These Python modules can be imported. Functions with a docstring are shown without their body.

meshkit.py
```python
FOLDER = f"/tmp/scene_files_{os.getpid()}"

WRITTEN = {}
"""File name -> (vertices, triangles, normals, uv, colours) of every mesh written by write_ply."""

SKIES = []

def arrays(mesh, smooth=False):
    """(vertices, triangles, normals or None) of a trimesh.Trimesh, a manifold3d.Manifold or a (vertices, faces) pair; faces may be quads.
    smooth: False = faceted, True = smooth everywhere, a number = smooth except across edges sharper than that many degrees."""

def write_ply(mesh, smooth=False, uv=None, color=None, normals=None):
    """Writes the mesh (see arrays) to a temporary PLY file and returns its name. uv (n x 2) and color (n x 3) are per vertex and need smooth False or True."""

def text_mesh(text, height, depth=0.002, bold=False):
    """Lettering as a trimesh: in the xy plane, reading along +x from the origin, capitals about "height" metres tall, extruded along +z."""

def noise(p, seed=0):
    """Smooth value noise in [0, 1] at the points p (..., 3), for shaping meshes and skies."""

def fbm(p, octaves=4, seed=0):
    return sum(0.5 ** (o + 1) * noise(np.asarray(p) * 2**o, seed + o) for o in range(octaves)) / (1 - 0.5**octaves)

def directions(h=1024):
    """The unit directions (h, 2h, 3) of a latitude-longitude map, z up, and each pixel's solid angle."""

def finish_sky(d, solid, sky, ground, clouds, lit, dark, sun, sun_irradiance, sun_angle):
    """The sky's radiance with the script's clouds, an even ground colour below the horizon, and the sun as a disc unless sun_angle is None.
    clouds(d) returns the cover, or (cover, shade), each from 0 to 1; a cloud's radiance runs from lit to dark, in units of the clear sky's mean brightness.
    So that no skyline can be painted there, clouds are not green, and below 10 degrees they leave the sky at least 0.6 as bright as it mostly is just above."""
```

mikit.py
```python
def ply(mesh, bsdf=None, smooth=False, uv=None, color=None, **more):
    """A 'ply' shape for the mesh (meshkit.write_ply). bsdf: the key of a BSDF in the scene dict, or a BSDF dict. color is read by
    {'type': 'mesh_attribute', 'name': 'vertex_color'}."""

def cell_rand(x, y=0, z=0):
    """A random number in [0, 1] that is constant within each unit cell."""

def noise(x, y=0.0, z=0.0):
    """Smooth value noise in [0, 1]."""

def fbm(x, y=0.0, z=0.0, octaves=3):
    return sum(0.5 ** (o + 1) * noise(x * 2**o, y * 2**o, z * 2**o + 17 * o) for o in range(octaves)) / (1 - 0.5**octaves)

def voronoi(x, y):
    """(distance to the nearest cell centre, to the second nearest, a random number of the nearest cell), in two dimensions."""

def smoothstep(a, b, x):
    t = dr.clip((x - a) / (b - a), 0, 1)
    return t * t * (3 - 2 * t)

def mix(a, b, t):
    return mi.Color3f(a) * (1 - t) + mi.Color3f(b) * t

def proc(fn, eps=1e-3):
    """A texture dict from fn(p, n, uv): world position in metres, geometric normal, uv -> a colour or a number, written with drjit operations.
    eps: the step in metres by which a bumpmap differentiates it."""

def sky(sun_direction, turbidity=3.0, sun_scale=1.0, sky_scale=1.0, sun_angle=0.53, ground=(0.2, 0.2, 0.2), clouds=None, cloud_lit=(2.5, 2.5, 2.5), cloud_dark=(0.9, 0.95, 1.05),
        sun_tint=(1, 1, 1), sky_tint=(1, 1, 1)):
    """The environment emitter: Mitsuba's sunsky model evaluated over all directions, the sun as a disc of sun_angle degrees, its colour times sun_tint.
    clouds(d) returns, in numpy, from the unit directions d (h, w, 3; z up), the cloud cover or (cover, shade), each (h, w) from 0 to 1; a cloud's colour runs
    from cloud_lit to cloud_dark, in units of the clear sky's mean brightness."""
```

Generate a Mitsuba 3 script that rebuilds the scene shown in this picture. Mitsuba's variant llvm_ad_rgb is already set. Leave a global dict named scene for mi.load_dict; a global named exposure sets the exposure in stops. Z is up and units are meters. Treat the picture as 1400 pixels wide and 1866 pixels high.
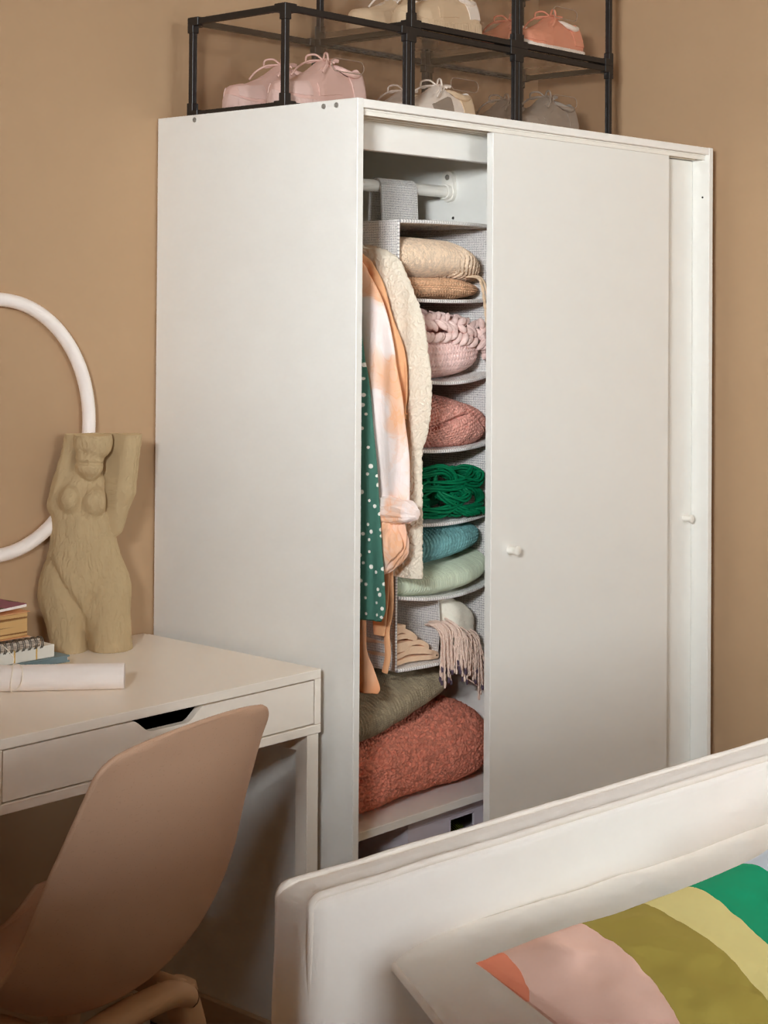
import math
import numpy as np
import trimesh
import drjit as dr
import mitsuba as mi
import mikit
import meshkit
from mikit import noise, fbm, smoothstep, mix

T = mi.ScalarTransform4f
scene, labels = {}, {}


def srgb(r, g, b):
    f = lambda c: (c / 255 / 12.92) if c <= 10 else ((c / 255 + 0.055) / 1.055) ** 2.4
    return [f(r), f(g), f(b)]


def rgb(c):
    return {'type': 'rgb', 'value': [float(x) for x in c]}


# ------------------------------------------------------------------ camera, light, exposure
CAM = np.array([-2.1372, -2.0733, 1.3930])
FWD = np.array([0.759398, 0.650456, 0.014882])
UP = np.array([-0.015396, -0.004901, 0.999869])
FOCAL = 3071.1
scene['camera'] = {
    'type': 'perspective', 'fov_axis': 'x', 'fov': float(2 * math.degrees(math.atan(700 / FOCAL))),
    'principal_point_offset_x': -140.33 / 1400, 'principal_point_offset_y': 413.54 / 1866,
    'near_clip': 0.05, 'far_clip': 50.0,
    'to_world': T().look_at(origin=CAM.tolist(), target=(CAM + FWD).tolist(), up=UP.tolist()),
}
exposure = 0.0


def window_light(name, origin, w, h, normal_deg, radiance):
    """The bright sheer blind of a window as an area light; it faces the direction normal_deg in plan."""
    scene[name] = {'type': 'rectangle', 'to_world': T().translate(origin).rotate([0, 0, 1], normal_deg).rotate([0, 1, 0], 90).scale([h / 2, w / 2, 1]),
                   'emitter': {'type': 'area', 'radiance': rgb(radiance)}, 'bsdf': {'type': 'diffuse', 'reflectance': rgb([.5, .5, .5])}}
    labels[name] = {'kind': 'structure', 'label': 'bright window with a sheer blind'}


window_light('window_1', [-3.10, -2.08, 1.85], 0.60, 0.50, 0, [262, 278, 288])
window_light('window_2', [-0.42, -5.995, 1.95], 1.7, 1.35, 90, [12.0, 13.0, 13.6])
scene['sky'] = {'type': 'constant', 'radiance': rgb([0.25, 0.24, 0.23])}

# ------------------------------------------------------------------ helpers
def add(key, mesh, mat, smooth=False, **kw):
    k, n = key, 0
    while k in scene:
        n += 1
        k = f'{key}_{n:03d}'
    scene[k] = mikit.ply(mesh, mat, smooth, **kw) if not isinstance(mesh, dict) else {**mesh, **kw}
    return k


_things = set()


def thing(name, label, cat, group=None):
    k, n = name, 0
    while k in _things:
        n += 1
        k = f'{name}_{n:03d}'
    _things.add(k)
    labels[k] = {'label': label, 'category': cat}
    if group:
        labels[k]['group'] = group
    return k


def part(t, name, mesh, mat, smooth=False, label=None, kind=None, **kw):
    k = add(f'{t}__{name}', mesh, mat, smooth, **kw)
    if label or kind:
        labels[k] = {}
        if label:
            labels[k]['label'] = label
        if kind:
            labels[k]['kind'] = kind
    return k


def struct(name, mesh, mat, label, smooth=False, **kw):
    k = add(name, mesh, mat, smooth, **kw)
    labels[k] = {'kind': 'structure', 'label': label}
    return k


def box(x0, x1, y0, y1, z0, z1, b=0.001):
    """A box with chamfered edges."""
    b = min(b, (x1 - x0) / 2.2, (y1 - y0) / 2.2, (z1 - z0) / 2.2)
    lo, hi = np.array([x0, y0, z0]), np.array([x1, y1, z1])
    if b <= 0:
        return trimesh.creation.box(bounds=[lo, hi])
    pts = []
    for sx in (0, 1):
        for sy in (0, 1):
            for sz in (0, 1):
                c = np.where([sx, sy, sz], hi, lo).astype(float)
                d = np.where([sx, sy, sz], -1.0, 1.0) * b
                for k in range(3):
                    q = c + d
                    q[k] = c[k]
                    pts.append(q)
    return trimesh.convex.convex_hull(np.array(pts))


def cat(ms):
    return trimesh.util.concatenate([m if isinstance(m, trimesh.Trimesh) else trimesh.Trimesh(np.asarray(m[0]), np.asarray(m[1]), process=False) for m in ms])


def grid(P, cu=False, cv=False, caps=False):
    """Triangles over a grid of points P (nu, nv, 3)."""
    nu, nv = P.shape[:2]
    iu = np.arange(nu if cu else nu - 1)
    iv = np.arange(nv if cv else nv - 1)
    a, b = np.meshgrid(iu, iv, indexing='ij')
    a1, b1 = (a + 1) % nu, (b + 1) % nv
    f = np.stack([a * nv + b, a1 * nv + b, a1 * nv + b1, a * nv + b1], -1).reshape(-1, 4)
    f = np.vstack([f[:, [0, 1, 2]], f[:, [0, 2, 3]]])
    return trimesh.Trimesh(P.reshape(-1, 3), f, process=False)


def spline(pts, n):
    """Catmull-Rom through the points, n samples."""
    p = np.asarray(pts, float)
    if len(p) == 2:
        return p[0] + (p[1] - p[0]) * np.linspace(0, 1, n)[:, None]
    q = np.vstack([2 * p[0] - p[1], p, 2 * p[-1] - p[-2]])
    t = np.linspace(0, len(p) - 1 - 1e-9, n)
    i = t.astype(int)
    u = (t - i)[:, None]
    a, b, c, d = q[i], q[i + 1], q[i + 2], q[i + 3]
    return 0.5 * (2 * b + (c - a) * u + (2 * a - 5 * b + 4 * c - d) * u ** 2 + (3 * b - a - 3 * c + d) * u ** 3)


def tube(pts, r, sides=8, closed=False, flat=None):
    p = np.asarray(pts, float)
    n = len(p)
    tn = np.roll(p, -1, 0) - np.roll(p, 1, 0) if closed else np.gradient(p, axis=0)
    tn /= np.linalg.norm(tn, axis=1, keepdims=True) + 1e-12
    ref = np.array([0.0, 0, 1]) if abs(tn[0, 2]) < 0.9 else np.array([1.0, 0, 0])
    a = np.zeros_like(p)
    v = ref - tn[0] * (ref @ tn[0])
    for i in range(n):
        v = v - tn[i] * (v @ tn[i])
        v /= np.linalg.norm(v) + 1e-12
        a[i] = v
    b = np.cross(tn, a)
    ang = np.arange(sides) * 2 * np.pi / sides
    r = np.broadcast_to(np.asarray(r, float), (n,))
    P = p[:, None] + r[:, None, None] * (np.cos(ang)[None, :, None] * a[:, None] + (flat or 1) * np.sin(ang)[None, :, None] * b[:, None])
    m = grid(P, cu=closed, cv=True)
    if not closed:
        V = np.vstack([m.vertices, p[:1], p[-1:]])
        k = np.arange(sides)
        c0 = np.stack([np.full(sides, n * sides), (k + 1) % sides, k], 1)
        c1 = np.stack([np.full(sides, n * sides + 1), (n - 1) * sides + k, (n - 1) * sides + (k + 1) % sides], 1)
        m = trimesh.Trimesh(V, np.vstack([m.faces, c0[:, ::-1], c1[:, ::-1]]), process=False)
    m.faces = m.faces[:, ::-1]
    return m


def normals_of(P, cv=False, cu=False):
    du = (np.roll(P, -1, 0) - np.roll(P, 1, 0)) if cu else np.gradient(P, axis=0)
    dv = (np.roll(P, -1, 1) - np.roll(P, 1, 1)) if cv else np.gradient(P, axis=1)
    n = np.cross(du, dv)
    return n / (np.linalg.norm(n, axis=-1, keepdims=True) + 1e-12)


def sheet(P, th, uvs=None):
    """A thick sheet over the grid P; returns (mesh, uv). Separate vertices for faces and rims so smooth=True keeps its edges."""
    N = normals_of(P) * th / 2
    nu, nv = P.shape[:2]
    if uvs is None:
        u = np.concatenate([[0], np.cumsum(np.linalg.norm(np.diff(P[:, nv // 2], axis=0), axis=1))])
        v = np.concatenate([[0], np.cumsum(np.linalg.norm(np.diff(P[nu // 2], axis=0), axis=1))])
        uvs = np.stack(np.meshgrid(u, v, indexing='ij'), -1)
    A, B = P + N, P - N
    ms, us = [], []

    def put(Q, U):
        ms.append(grid(Q))
        us.append(U.reshape(-1, 2))

    put(A, uvs)
    put(B[::-1], uvs[::-1])
    for sl, fl in (((0, slice(None)), 0), ((-1, slice(None)), 1), ((slice(None), 0), 1), ((slice(None), -1), 0)):
        q = [B[sl], A[sl]] if not fl else [A[sl], B[sl]]
        put(np.stack(q), np.stack([uvs[sl], uvs[sl] + [[th, th]]]))
    return trimesh.util.concatenate(ms), np.vstack(us)


def rot(mesh, deg, axis=(0, 0, 1), point=(0, 0, 0)):
    m = mesh.copy()
    m.apply_transform(trimesh.transformations.rotation_matrix(math.radians(deg), axis, point))
    return m


def move(mesh, d):
    m = mesh.copy()
    m.apply_translation(d)
    return m


def lathe(profile, n=32):
    """Revolve (r, z) profile about z."""
    pr = np.asarray(profile, float)
    a = np.arange(n) * 2 * np.pi / n
    P = np.stack([pr[:, None, 0] * np.cos(a), pr[:, None, 0] * np.sin(a), np.broadcast_to(pr[:, 1:2], (len(pr), n))], -1)
    m = grid(P, cv=True)
    m.faces = m.faces[:, ::-1]
    return m


def orient(mesh, to):
    """Turns the mesh's +z axis to the direction 'to'."""
    m = mesh.copy()
    m.apply_transform(trimesh.geometry.align_vectors([0, 0, 1], np.asarray(to, float)))
    return m


# ------------------------------------------------------------------ materials
def mat(name, color, rough=0.5, spec=0.5, bump=None, scale=1.0, eps=5e-4, two=False, **kw):
    d = {'type': 'principled', 'base_color': mikit.proc(color) if callable(color) else rgb(color), 'roughness': rough, 'specular': spec, **kw}
    if bump is not None:
        d = {'type': 'bumpmap', 'arbitrary': mikit.proc(bump, eps=eps), 'scale': scale, 'bsdf': d}
    if two:
        d = {'type': 'twosided', 'bsdf': d}
    scene[name] = d
    return name


WHITE = srgb(231, 229, 222)
mat('white_lacquer', WHITE, 0.42, 0.4)
mat('white_edge', srgb(236, 233, 226), 0.4, 0.4)
mat('white_plastic', srgb(234, 230, 220), 0.35, 0.5)
mat('desk_white', srgb(236, 226, 212), 0.33, 0.5)
mat('rail_white', srgb(236, 232, 222), 0.3, 0.5)


def wall_col(p, n, uv):
    t = fbm(p.x * 3 + p.y * 2, p.y * 3, p.z * 3, octaves=3) - 0.5
    return mix(srgb(177, 145, 112), srgb(181, 149, 116), 0.5 + t)


mat('wall_paint', wall_col, 0.75, 0.25, bump=lambda p, n, uv: fbm(p.x * 420, p.y * 420, p.z * 420, octaves=2), scale=0.00025)
mat('ceiling_paint', srgb(176, 168, 156), 0.9, 0.2)


def floor_col(p, n, uv):
    g = fbm(p.x * 3, p.y * 70, 0.0, octaves=4)
    return mix(srgb(48, 30, 20), srgb(84, 54, 36), g)


mat('floor_wood', floor_col, 0.4, 0.5)
mat('baseboard_paint', srgb(196, 174, 146), 0.5, 0.4)
mat('black_metal', srgb(26, 23, 22), 0.42, 0.5)
mat('steel', srgb(128, 124, 116), 0.4, 0.6)
mat('hole_dark', srgb(50, 46, 42), 0.7, 0.3)
scene['clear_acrylic'] = {'type': 'thindielectric', 'int_ior': 1.49, 'specular_transmittance': rgb([0.93, 0.91, 0.90])}
mat('slot_rim', srgb(140, 120, 104), 0.25, 0.5)
mat('pink_shoe', srgb(220, 184, 174), 0.65, 0.3)
mat('pink_shoe_sole', srgb(222, 192, 184), 0.6, 0.3)
mat('beige_shoe', srgb(214, 190, 158), 0.75, 0.2)
mat('white_shoe', srgb(236, 226, 214), 0.6, 0.3)
mat('coral_shoe', srgb(222, 148, 120), 0.7, 0.2)
mat('grey_shoe', srgb(150, 138, 126), 0.7, 0.2)
mat('red_lining', srgb(190, 70, 60), 0.8, 0.2)


def grid_print(p, n, uv):
    def line(c):
        f = c / 0.0048
        f = f - dr.floor(f)
        return dr.select(dr.abs(f - 0.5) < 0.07, mi.Float(1), mi.Float(0))
    return mix(srgb(232, 228, 222), srgb(92, 90, 98), dr.maximum(line(uv.x), line(uv.y)) * 0.85)


mat('grid_cloth', grid_print, 0.85, 0.2, two=True)


def piping_print(p, n, uv):
    f = uv.y / 0.0064
    f = f - dr.floor(f)
    return mix(srgb(232, 228, 222), srgb(128, 126, 132), dr.select(f < 0.28, mi.Float(0.85), mi.Float(0)))


mat('grid_piping', piping_print, 0.85, 0.2)


def yarn(name, c, var=0.06, rough=0.9):
    c = np.array(srgb(*c))
    lo, hi = (c * (1 - var * 2.2)).tolist(), np.minimum(c * (1 + var * 2.2), 0.9).tolist()

    def fn(p, n, uv):
        t = noise(p.x * 900, p.y * 900, p.z * 900) + 0.6 * noise(p.x * 120, p.y * 120, p.z * 120)
        return mix(lo, hi, dr.clip(t / 1.6, 0, 1))
    mat(name, fn, rough, 0.15, sheen=0.3)
    return name


def heather(name, c, var=0.2, rough=0.9):
    """Heathered wool: every stitch has its own tone."""
    c = np.array(srgb(*c))
    lo, hi = (c * (1 - var)).tolist(), np.minimum(c * (1 + var), 0.92).tolist()

    def fn(p, n, uv):
        fa = uv.x - dr.floor(uv.x)
        r = mikit.cell_rand(dr.floor(uv.x * 2), dr.floor(uv.y + 1.1 * dr.abs(fa - 0.5) * 2), 3)
        return mix(lo, hi, 0.75 * r + 0.25 * noise(p.x * 700, p.y * 700, p.z * 700))
    mat(name, fn, rough, 0.12, sheen=0.1)
    return name


heather('knit_cream', (222, 198, 172))
heather('knit_tan', (204, 164, 130), 0.26)
heather('knit_pink', (232, 198, 190), 0.17)
heather('knit_rose', (206, 150, 136), 0.24)
heather('knit_teal', (110, 156, 156), 0.26)
heather('knit_sage', (192, 201, 178), 0.13)
heather('knit_olive', (150, 136, 112), 0.24)


def fleece_col(p, n, uv):
    f1, f2, r = mikit.voronoi(uv.x, uv.y)
    c = np.array(srgb(212, 134, 112))
    return mix((c * 0.74).tolist(), (c * 1.24).tolist(), 0.8 * r + 0.2 * noise(p.x * 900, p.y * 900, p.z * 900))


mat('fleece_curls', fleece_col, 0.95, 0.1, sheen=0.1)
yarn('yarn_cream', (226, 200, 168))
yarn('yarn_tan', (206, 164, 128))
yarn('yarn_pink', (232, 196, 186))
yarn('yarn_pink_wool', (236, 200, 192), 0.1)
yarn('yarn_rose', (208, 150, 136))
yarn('yarn_green', (0, 104, 66), 0.1, 0.6)
yarn('yarn_teal', (104, 152, 152))
yarn('yarn_sage', (190, 200, 176))
yarn('yarn_olive', (148, 134, 110))
yarn('fleece_terracotta', (210, 132, 110), 0.12)
yarn('wool_white', (236, 228, 212), 0.05)
yarn('cloth_beige', (222, 190, 160), 0.05)
yarn('fringe_mauve', (228, 202, 186), 0.08)
yarn('fringe_dark', (84, 70, 84), 0.08)
yarn('seagrass', (170, 138, 96), 0.2)


def weave(name, col, rough=0.85, bumpy=0.00012, freq=1500, sheen=0.2):
    mat(name, col, rough, 0.15, bump=lambda p, n, uv: noise(p.x * freq, p.y * freq, p.z * freq * .7), scale=bumpy, sheen=sheen)
    return name


def dots(p, n, uv):
    f1, f2, r = mikit.voronoi(uv.x / 0.0225, uv.y / 0.0225)
    keep = dr.select(f2 - f1 > 0.16, mi.Float(1), mi.Float(0))
    return mix(srgb(68, 112, 98), srgb(232, 230, 220), dr.select(f1 * 0.0225 < 0.0026 + 0.0018 * r, keep, mi.Float(0)))


weave('green_dots', dots)


def tie_dye(p, n, uv):
    w = fbm(p.y * 13, p.z * 11, p.x * 10, octaves=3)
    v = fbm(p.y * 45 + 9 * w, p.z * 38 + 8 * w, p.x * 30, octaves=4)
    ridge = dr.exp(-dr.square((v - 0.5) / 0.035))
    a = smoothstep(0.44, 0.62, w)
    base = mix(srgb(248, 232, 226), srgb(246, 212, 192), smoothstep(0.46, 0.66, w * 0.7 + v * 0.3))
    return mix(base, srgb(242, 178, 132), dr.clip(smoothstep(0.48, 0.66, w) * (0.55 + 0.45 * v + 0.3 * ridge) + 0.18 * ridge * smoothstep(0.40, 0.52, w), 0, 1) * 0.85)


weave('tie_dye', tie_dye)
weave('orange_cloth', srgb(222, 168, 124))
weave('cream_cloth', srgb(223, 212, 193))


def peach_fade(p, n, uv):
    w = fbm(p.y * 30, p.z * 8, p.x * 10, octaves=3)
    return mix(srgb(240, 186, 148), srgb(238, 158, 104), smoothstep(0.35, 0.65, w))


weave('peach_dye', peach_fade)
weave('linen_grey', srgb(240, 236, 230), bumpy=0.0002, freq=900)
weave('pillow_white', srgb(242, 238, 230), bumpy=0.0002, freq=900)
mat('piping_cloth', srgb(236, 229, 220), 0.85, 0.15)

STRIPES = [(-9, (244, 150, 118)), (0.030, (246, 206, 190)), (0.145, (168, 152, 74)), (0.255, (228, 216, 146)), (0.335, (30, 158, 112)),
           (0.435, (206, 216, 226)), (0.50, (206, 200, 134)), (0.57, (240, 176, 158)), (0.66, (250, 240, 226)), (0.78, (168, 152, 74)), (0.90, (30, 158, 112))]


def stripes(p, n, uv):
    a = uv.x + 0.010 * (noise(uv.y * 9, 3.3) - 0.5) + 0.0015 * (noise(uv.y * 160, uv.x * 160) - 0.5)
    c = mi.Color3f(srgb(*STRIPES[0][1]))
    for x0, col in STRIPES[1:]:
        c = dr.select(a > x0, mi.Color3f(srgb(*col)), c)
    return c


mat('striped_cotton', stripes, 0.85, 0.15, sheen=0.2)


def clay_col(p, n, uv):
    t = fbm(p.x * 25, p.y * 25, p.z * 12, octaves=4)
    return mix(srgb(172, 148, 112), srgb(188, 164, 126), t)


mat('clay', clay_col, 0.85, 0.2, bump=lambda p, n, uv: fbm(p.x * 300, p.y * 300, p.z * 120, octaves=3), scale=0.0008)


def chair_col(p, n, uv):
    t = noise(p.x * 420, p.y * 420, p.z * 420)
    s = dr.select(t > 0.82, mi.Float(0.35), mi.Float(0))
    return mix(srgb(196, 160, 134), srgb(176, 138, 112), s)


mat('chair_plastic', chair_col, 0.55, 0.35)
mat('chair_base', srgb(204, 170, 136), 0.55, 0.35)
mat('lamp_white', srgb(244, 234, 226), 0.35, 0.5)
mat('paper_white', srgb(240, 230, 222), 0.7, 0.2)
mat('string_white', srgb(244, 234, 216), 0.8, 0.2)


def page_col(p, n, uv):
    t = noise(p.z * 420 + p.x * 3, p.x * 6, 1.0)
    return mix(srgb(206, 166, 112), srgb(132, 92, 54), smoothstep(0.5, 0.85, t))


mat('book_pages', page_col, 0.85, 0.15)
mat('book_cover', srgb(214, 160, 112), 0.5, 0.4)
mat('magazine_purple', lambda p, n, uv: mix(srgb(122, 50, 84), srgb(70, 46, 40), smoothstep(0.45, 0.5, noise(p.x * 26, p.y * 20, 4.0))), 0.3, 0.5)
mat('magazine_orange', srgb(196, 120, 74), 0.3, 0.5)
mat('spiral_cover', lambda p, n, uv: mix(srgb(226, 214, 198), srgb(164, 148, 136), smoothstep(0.55, 0.62, noise(p.x * 90, p.y * 90, p.z * 700))), 0.6, 0.3)


def plaid(p, n, uv):
    f = p.x / 0.045
    f = f - dr.floor(f)
    g = p.z / 0.02
    return mix(srgb(228, 222, 210), srgb(206, 164, 84), dr.select(dr.abs(f - 0.5) < 0.035, mi.Float(0.9), mi.Float(0)))


mat('plaid_paper', plaid, 0.7, 0.2)
mat('blue_cover', srgb(112, 130, 134), 0.5, 0.4)
mat('green_cover', srgb(38, 92, 60), 0.5, 0.4)
mat('wire', srgb(120, 116, 110), 0.3, 0.5, metallic=0.8)
mat('lilac_box', srgb(206, 198, 206), 0.6, 0.3)
mat('box_dark', srgb(60, 56, 60), 0.8, 0.2)
mat('olive_stripes', lambda p, n, uv: mix(srgb(120, 126, 40), srgb(62, 70, 22), smoothstep(0.4, 0.6, 0.5 + 0.5 * dr.sin(p.x * 900 + p.z * 500))), 0.8, 0.2)
mat('mauve_stripes', lambda p, n, uv: mix(srgb(176, 136, 140), srgb(120, 92, 100), smoothstep(0.4, 0.7, 0.5 + 0.5 * dr.sin(p.x * 420 + p.z * 380))), 0.8, 0.2)
mat('mattress_white', srgb(230, 224, 216), 0.9, 0.15)

# ------------------------------------------------------------------ the room
RX, BY = 1.225, 0.553            # right wall, back wall
LX, FY, HZ = -2.45, -6.00, 2.95
th = 0.1
struct('wall_back', box(LX - th, RX + th, BY, BY + th, 0, HZ, 0), 'wall_paint', 'tan painted wall behind the desk and wardrobe')
wr = struct('wall_right', box(RX, RX + th, FY, BY, 0, HZ, 0), 'wall_paint', 'tan painted wall right of the wardrobe')
def holed(x, y0, y1, a0, a1, z0, z1, along):
    q = [(y0, y1, 0, z0), (y0, y1, z1, HZ), (y0, a0, z0, z1), (a1, y1, z0, z1)]
    return cat([box(x - th, x, a, b, c, d, 0) if along == 'y' else box(a, b, x - th, x, c, d, 0) for a, b, c, d in q])


struct('wall_left', holed(LX, FY, BY, -2.12, -1.40, 1.665, 1.955, 'y'), 'wall_paint', 'tan wall with a window left of the bed')
struct('wall_front', holed(FY, LX, RX, -1.27, 0.43, 1.275, 2.625, 'x'), 'wall_paint', 'tan wall with a window behind the bed')
struct('floor', box(LX, RX, FY, BY, -0.05, 0, 0), 'floor_wood', 'dark brown wooden floor')
struct('ceiling', box(LX, RX, FY, BY, HZ, HZ + 0.05, 0), 'ceiling_paint', 'pale ceiling')
struct('baseboard_back', box(LX, -0.03, BY - 0.014, BY, 0, 0.07, 0.003), 'baseboard_paint', 'painted baseboard under the desk')

lp = thing('ceiling_lamp', 'round white glass globe lamp hanging from the ceiling', 'lamp')
gl = trimesh.creation.icosphere(3, 0.11)
gl.apply_translation([-0.35, -0.80, 2.35])
part(lp, 'globe', gl, 'lamp_white', True, emitter={'type': 'area', 'radiance': rgb([3.0, 2.9, 2.7])})
part(lp, 'cord', tube([[-0.35, -0.80, 2.46], [-0.35, -0.80, 2.6], [-0.35, -0.80, HZ]], 0.003, 8), 'white_plastic')

# ------------------------------------------------------------------ wardrobe
W, D, H, pt = 1.17, 0.55, 1.768, 0.016
wd = thing('wardrobe', 'white two-door sliding wardrobe standing open at its left in the corner', 'wardrobe')
part(wd, 'side_panel', box(0, pt, 0, D, 0, H, 0.0012), 'white_lacquer')
part(wd, 'side_panel', box(W - pt, W, 0, D, 0, H, 0.0012), 'white_lacquer')
part(wd, 'top_panel', box(pt, W - pt, 0.001, D, H - pt, H - 0.0005, 0.001), 'white_edge')
part(wd, 'back_panel', box(pt, W - pt, D - 0.008, D - 0.002, 0.09, H - pt, 0), 'white_lacquer')
part(wd, 'bottom_panel', box(pt, W - pt, 0.01, D - 0.01, 0.08, 0.096, 0.001), 'white_lacquer')
part(wd, 'partition', box(0.562, 0.577, 0.075, D - 0.01, 0.097, H - pt - 0.001, 0.001), 'white_lacquer')
part(wd, 'shelf', box(pt, 0.5615, 0.075, D - 0.01, 0.421, 0.437, 0.001), 'white_edge')
part(wd, 'top_rail', box(pt, W - pt, 0.081, 0.097, 1.688, H - pt - 0.001, 0.001), 'white_edge', label='white fascia strip behind the door track')
trk = [box(pt, W - pt, 0.010, 0.075, H - pt - 0.004, H - pt - 0.0005, 0.0005)]
trk += [box(pt, W - pt, y, y + 0.002, H - pt - 0.012, H - pt - 0.003, 0.0004) for y in (0.012, 0.036, 0.041, 0.062)]
part(wd, 'door_track', cat(trk), 'white_plastic')
part(wd, 'floor_track', cat([box(pt, W - pt, 0.010, 0.07, 0.097, 0.101, 0.0005)]), 'white_plastic')
part(wd, 'plinth', cat([box(-0.012, -0.0005, 0.02, D, 0, 0.092, 0.003), box(pt, W - pt, 0.03, 0.045, 0, 0.079, 0.001)]), 'baseboard_paint', label='pale skirting strip at the foot of the side')
d1 = part(wd, 'door', box(0.395, 1.012, 0.015, 0.031, 0.104, H - pt - 0.011, 0.001), 'white_lacquer')
d2 = part(wd, 'door', box(0.560, 1.1525, 0.044, 0.060, 0.104, H - pt - 0.013, 0.001), 'white_lacquer')
knob = lathe([(0, 0), (0.0085, 0), (0.0085, 0.004), (0.0075, 0.008), (0.0078, 0.016), (0.0092, 0.0195), (0.0092, 0.0225), (0.0075, 0.024), (0, 0.0245)], 24)
knob = orient(knob, [0, -1, 0])
part(d1, 'knob', move(knob, [0.452, 0.0155, 0.922]), 'white_plastic', 40)
part(d2, 'knob', move(knob, [1.122, 0.0445, 0.922]), 'white_plastic', 40)
scr = lathe([(0, 0.0012), (0.0016, 0.0012), (0.0022, 0.0004), (0.0035, 0.0006), (0.0042, 0.0018), (0.0048, 0.0016), (0.005, 0)][::-1], 16)
scr = orient(scr, [-1, 0, 0])
for y in (0.439, 0.085, 0.053):
    part(wd, 'screw', move(scr, [0.0004, y, H - 0.010]), 'steel', 30)
part(wd, 'peg_hole', move(orient(lathe([(0, 0.0006), (0.0022, 0.0006), (0.0024, 0)][::-1], 12), [-1, 0, 0]), [W - pt, 0.018, 1.655]), 'hole_dark')
part(wd, 'peg_hole', move(orient(lathe([(0, 0.0006), (0.003, 0.0006), (0.0032, 0)][::-1], 12), [-1, 0, 0]), [0.562, 0.262, 1.588]), 'hole_dark')
# clothes rail
ROD_Y, ROD_Z = 0.27, 1.643
rd = part(wd, 'clothes_rod', tube([[0.018, ROD_Y, ROD_Z], [0.3, ROD_Y, ROD_Z], [0.556, ROD_Y, ROD_Z]], 0.0125, 24), 'rail_white', 50)
import shapely.geometry as sg
import shapely.affinity as sa
sock = sg.box(-0.017, -0.004, 0.017, 0.02).union(sg.Point(0, 0.030).buffer(0.0155)).union(sg.box(-0.0155, 0.01, 0.0155, 0.03)).union(sg.Point(0, -0.003).buffer(0.018))
br = trimesh.creation.extrude_polygon(sock, 0.010, engine='earcut')
br.apply_transform(np.array([[0, 0, -1, 0], [1, 0, 0, 0], [0, 1, 0, 0], [0, 0, 0, 1.0]]))
cup = orient(lathe([(0.013, 0), (0.0165, 0), (0.0165, 0.022), (0.013, 0.022)], 28), [-1, 0, 0])
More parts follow.
